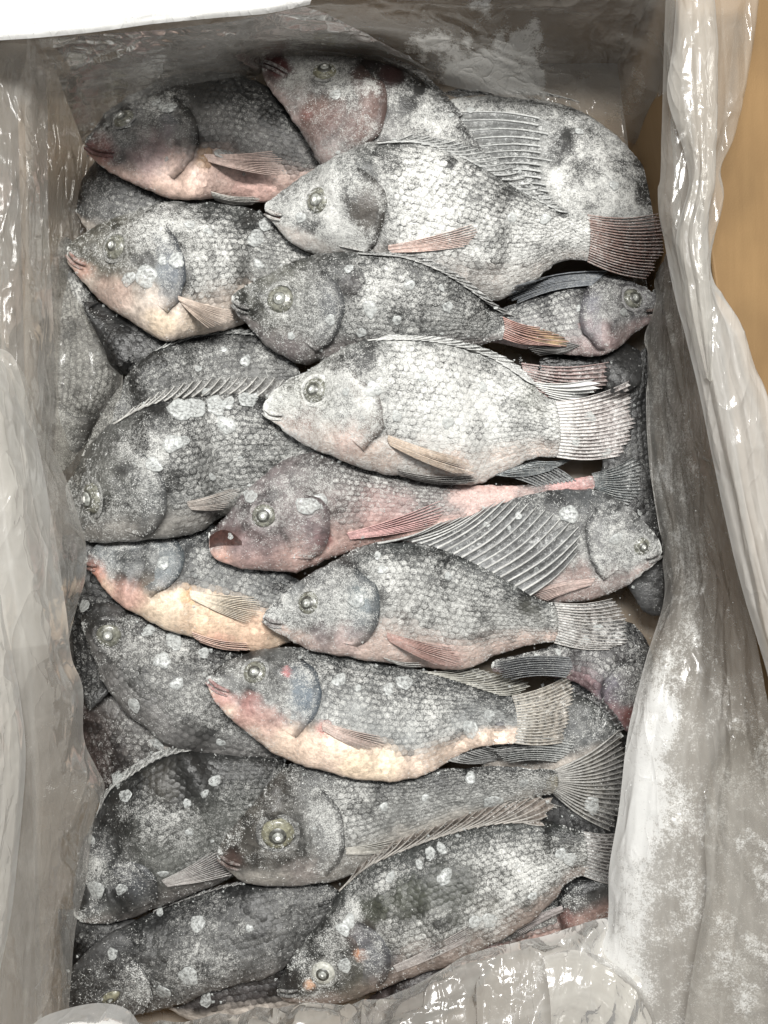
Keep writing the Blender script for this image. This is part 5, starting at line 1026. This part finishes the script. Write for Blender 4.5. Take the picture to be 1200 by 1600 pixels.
# right: lower sheet in front of the wall
sheet("liner_fold", [[(1150, 1130, 0.09), (1112, 1220, 0.088), (1104, 1310, 0.088), (1106, 1400, 0.09), (1088, 1500, 0.09), (1066, 1640, 0.09)], [(1172, 1130, 0.10), (1158, 1230, 0.098), (1164, 1330, 0.10), (1168, 1430, 0.10), (1150, 1640, 0.10)], [(1215, 1130, 0.10), (1240, 1350, 0.105), (1250, 1500, 0.105), (1260, 1640, 0.105)]],
      milk=lambda x, y: 0.32 * sstep(1150, 1260, y), seed=41, fold=0.008, crump=0.003, nu=150, nv=60, edge=(0.06, 0), stretch=2.0, foldn=3, frost=lambda x, y: 0.22 * sstep(1150, 1260, y), fblobs=[(1150, 1500, 90, 0.3), (1190, 1340, 50, 0.2)], curl=(0.003, 0))
# the collar folded over the right rim: a wide sheet and a narrower one on top, pinched at one place
sheet("bag_collar", [[(1046, -40, 0.112), (1041, 100, 0.112), (1038, 200, 0.112), (1036, 272, 0.113), (1032, 290, 0.113), (1034, 330, 0.113), (1042, 372, 0.113), (1056, 450, 0.112), (1080, 540, 0.112), (1102, 630, 0.112), (1130, 770, 0.112), (1160, 900, 0.112), (1192, 1010, 0.112), (1225, 1120, 0.112)],
                      [(1110, -40, 0.124), (1105, 100, 0.124), (1098, 200, 0.123), (1086, 290, 0.122), (1078, 330, 0.122), (1084, 400, 0.124), (1105, 500, 0.124), (1140, 640, 0.124), (1175, 800, 0.124), (1215, 960, 0.124), (1260, 1120, 0.124)],
                      [(1196, -40, 0.114), (1183, 60, 0.114), (1167, 150, 0.114), (1150, 215, 0.114), (1128, 262, 0.116), (1134, 310, 0.116), (1114, 385, 0.115), (1116, 440, 0.115), (1160, 500, 0.112), (1185, 570, 0.112), (1208, 630, 0.112), (1236, 800, 0.11), (1262, 960, 0.11), (1300, 1120, 0.11)]],
      milk=lambda x, y: 0.28 + 0.34 * sstep(300, 520, y), seed=43, fold=0.006, crump=0.003, nu=280, nv=70, stretch=4.5, foldn=4, edge=(0.2, 0.2), curl=(0.006, 0.006), ncell=40)
sheet("collar_fold", [[(1062, -40, 0.128), (1056, 60, 0.128), (1046, 140, 0.127), (1066, 210, 0.127), (1080, 270, 0.126), (1078, 300, 0.126), (1060, 370, 0.126), (1072, 440, 0.126), (1082, 500, 0.126), (1104, 590, 0.123)],
                       [(1090, -40, 0.135), (1096, 120, 0.134), (1100, 230, 0.133), (1098, 300, 0.132), (1086, 370, 0.132), (1100, 460, 0.132), (1110, 596, 0.123)],
                       [(1116, -40, 0.128), (1125, 60, 0.128), (1124, 180, 0.128), (1122, 280, 0.127), (1110, 330, 0.127), (1110, 400, 0.127), (1114, 490, 0.127), (1116, 592, 0.123)]],
      milk=0.48, seed=47, fold=0.005, crump=0.003, nu=170, nv=46, stretch=4, foldn=3, edge=(0.2, 0.25), curl=(0.005, 0.005), ncell=30)
# bottom: crumpled sheet pulled over the lower edge of the pile
sheet("liner_panel", [[(20, 1606, 0.04), (130, 1604, 0.04), (250, 1602, 0.043), (330, 1592, 0.045), (440, 1577, 0.045), (530, 1574, 0.045), (600, 1562, 0.048), (660, 1538, 0.05), (720, 1502, 0.05), (780, 1482, 0.05), (850, 1466, 0.05), (930, 1442, 0.052), (990, 1430, 0.055)],
                [(20, 1650, 0.06), (250, 1640, 0.06), (440, 1612, 0.062), (600, 1592, 0.062), (720, 1548, 0.062), (850, 1512, 0.062), (1000, 1490, 0.062)], [(20, 1760, 0.09), (250, 1760, 0.09), (440, 1760, 0.09), (600, 1740, 0.09), (720, 1720, 0.09), (850, 1700, 0.09), (1000, 1700, 0.09)]],
      milk=lambda x, y: 0.40 + 0.2 * sstep(600, 900, x), crink=0.0007, ufold=0.009, ufoldn=13, seed=53, fold=0.003, crump=0.005, nu=220, nv=90, stretch=0.6, foldn=3, edge=(0.22, 0), curl=(0.004, 0), ncell=70, drape=0.004, fblobs=[(900, 1540, 60, 0.35), (780, 1560, 70, 0.25), (600, 1585, 60, 0.3)])
sheet("liner_fold", [[(850, 1500, 0.075), (900, 1490, 0.075), (960, 1510, 0.078), (1010, 1560, 0.08), (1040, 1640, 0.08)], [(860, 1570, 0.085), (920, 1560, 0.085), (970, 1590, 0.085), (1000, 1650, 0.085)], [(860, 1680, 0.08), (920, 1680, 0.08), (960, 1690, 0.08), (1000, 1700, 0.08)]],
      milk=0.5, ufold=0.003, ufoldn=4, seed=59, fold=0.0, crump=0.001, nu=110, nv=60, edge=(0.15, 0), curl=(0.005, 0), ncell=50)
sheet("bag_collar", [[(20, 1630, 0.12), (60, 1600, 0.12), (100, 1586, 0.12), (140, 1578, 0.12), (180, 1582, 0.12), (205, 1600, 0.12), (220, 1640, 0.12)], [(20, 1660, 0.13), (120, 1620, 0.135), (220, 1660, 0.13)], [(20, 1720, 0.13), (120, 1720, 0.13), (220, 1720, 0.13)]],
      milk=0.9, frost=0.3, seed=61, fold=0.002, crump=0.003, nu=70, nv=40, edge=(0.1, 0), curl=(0.008, 0))
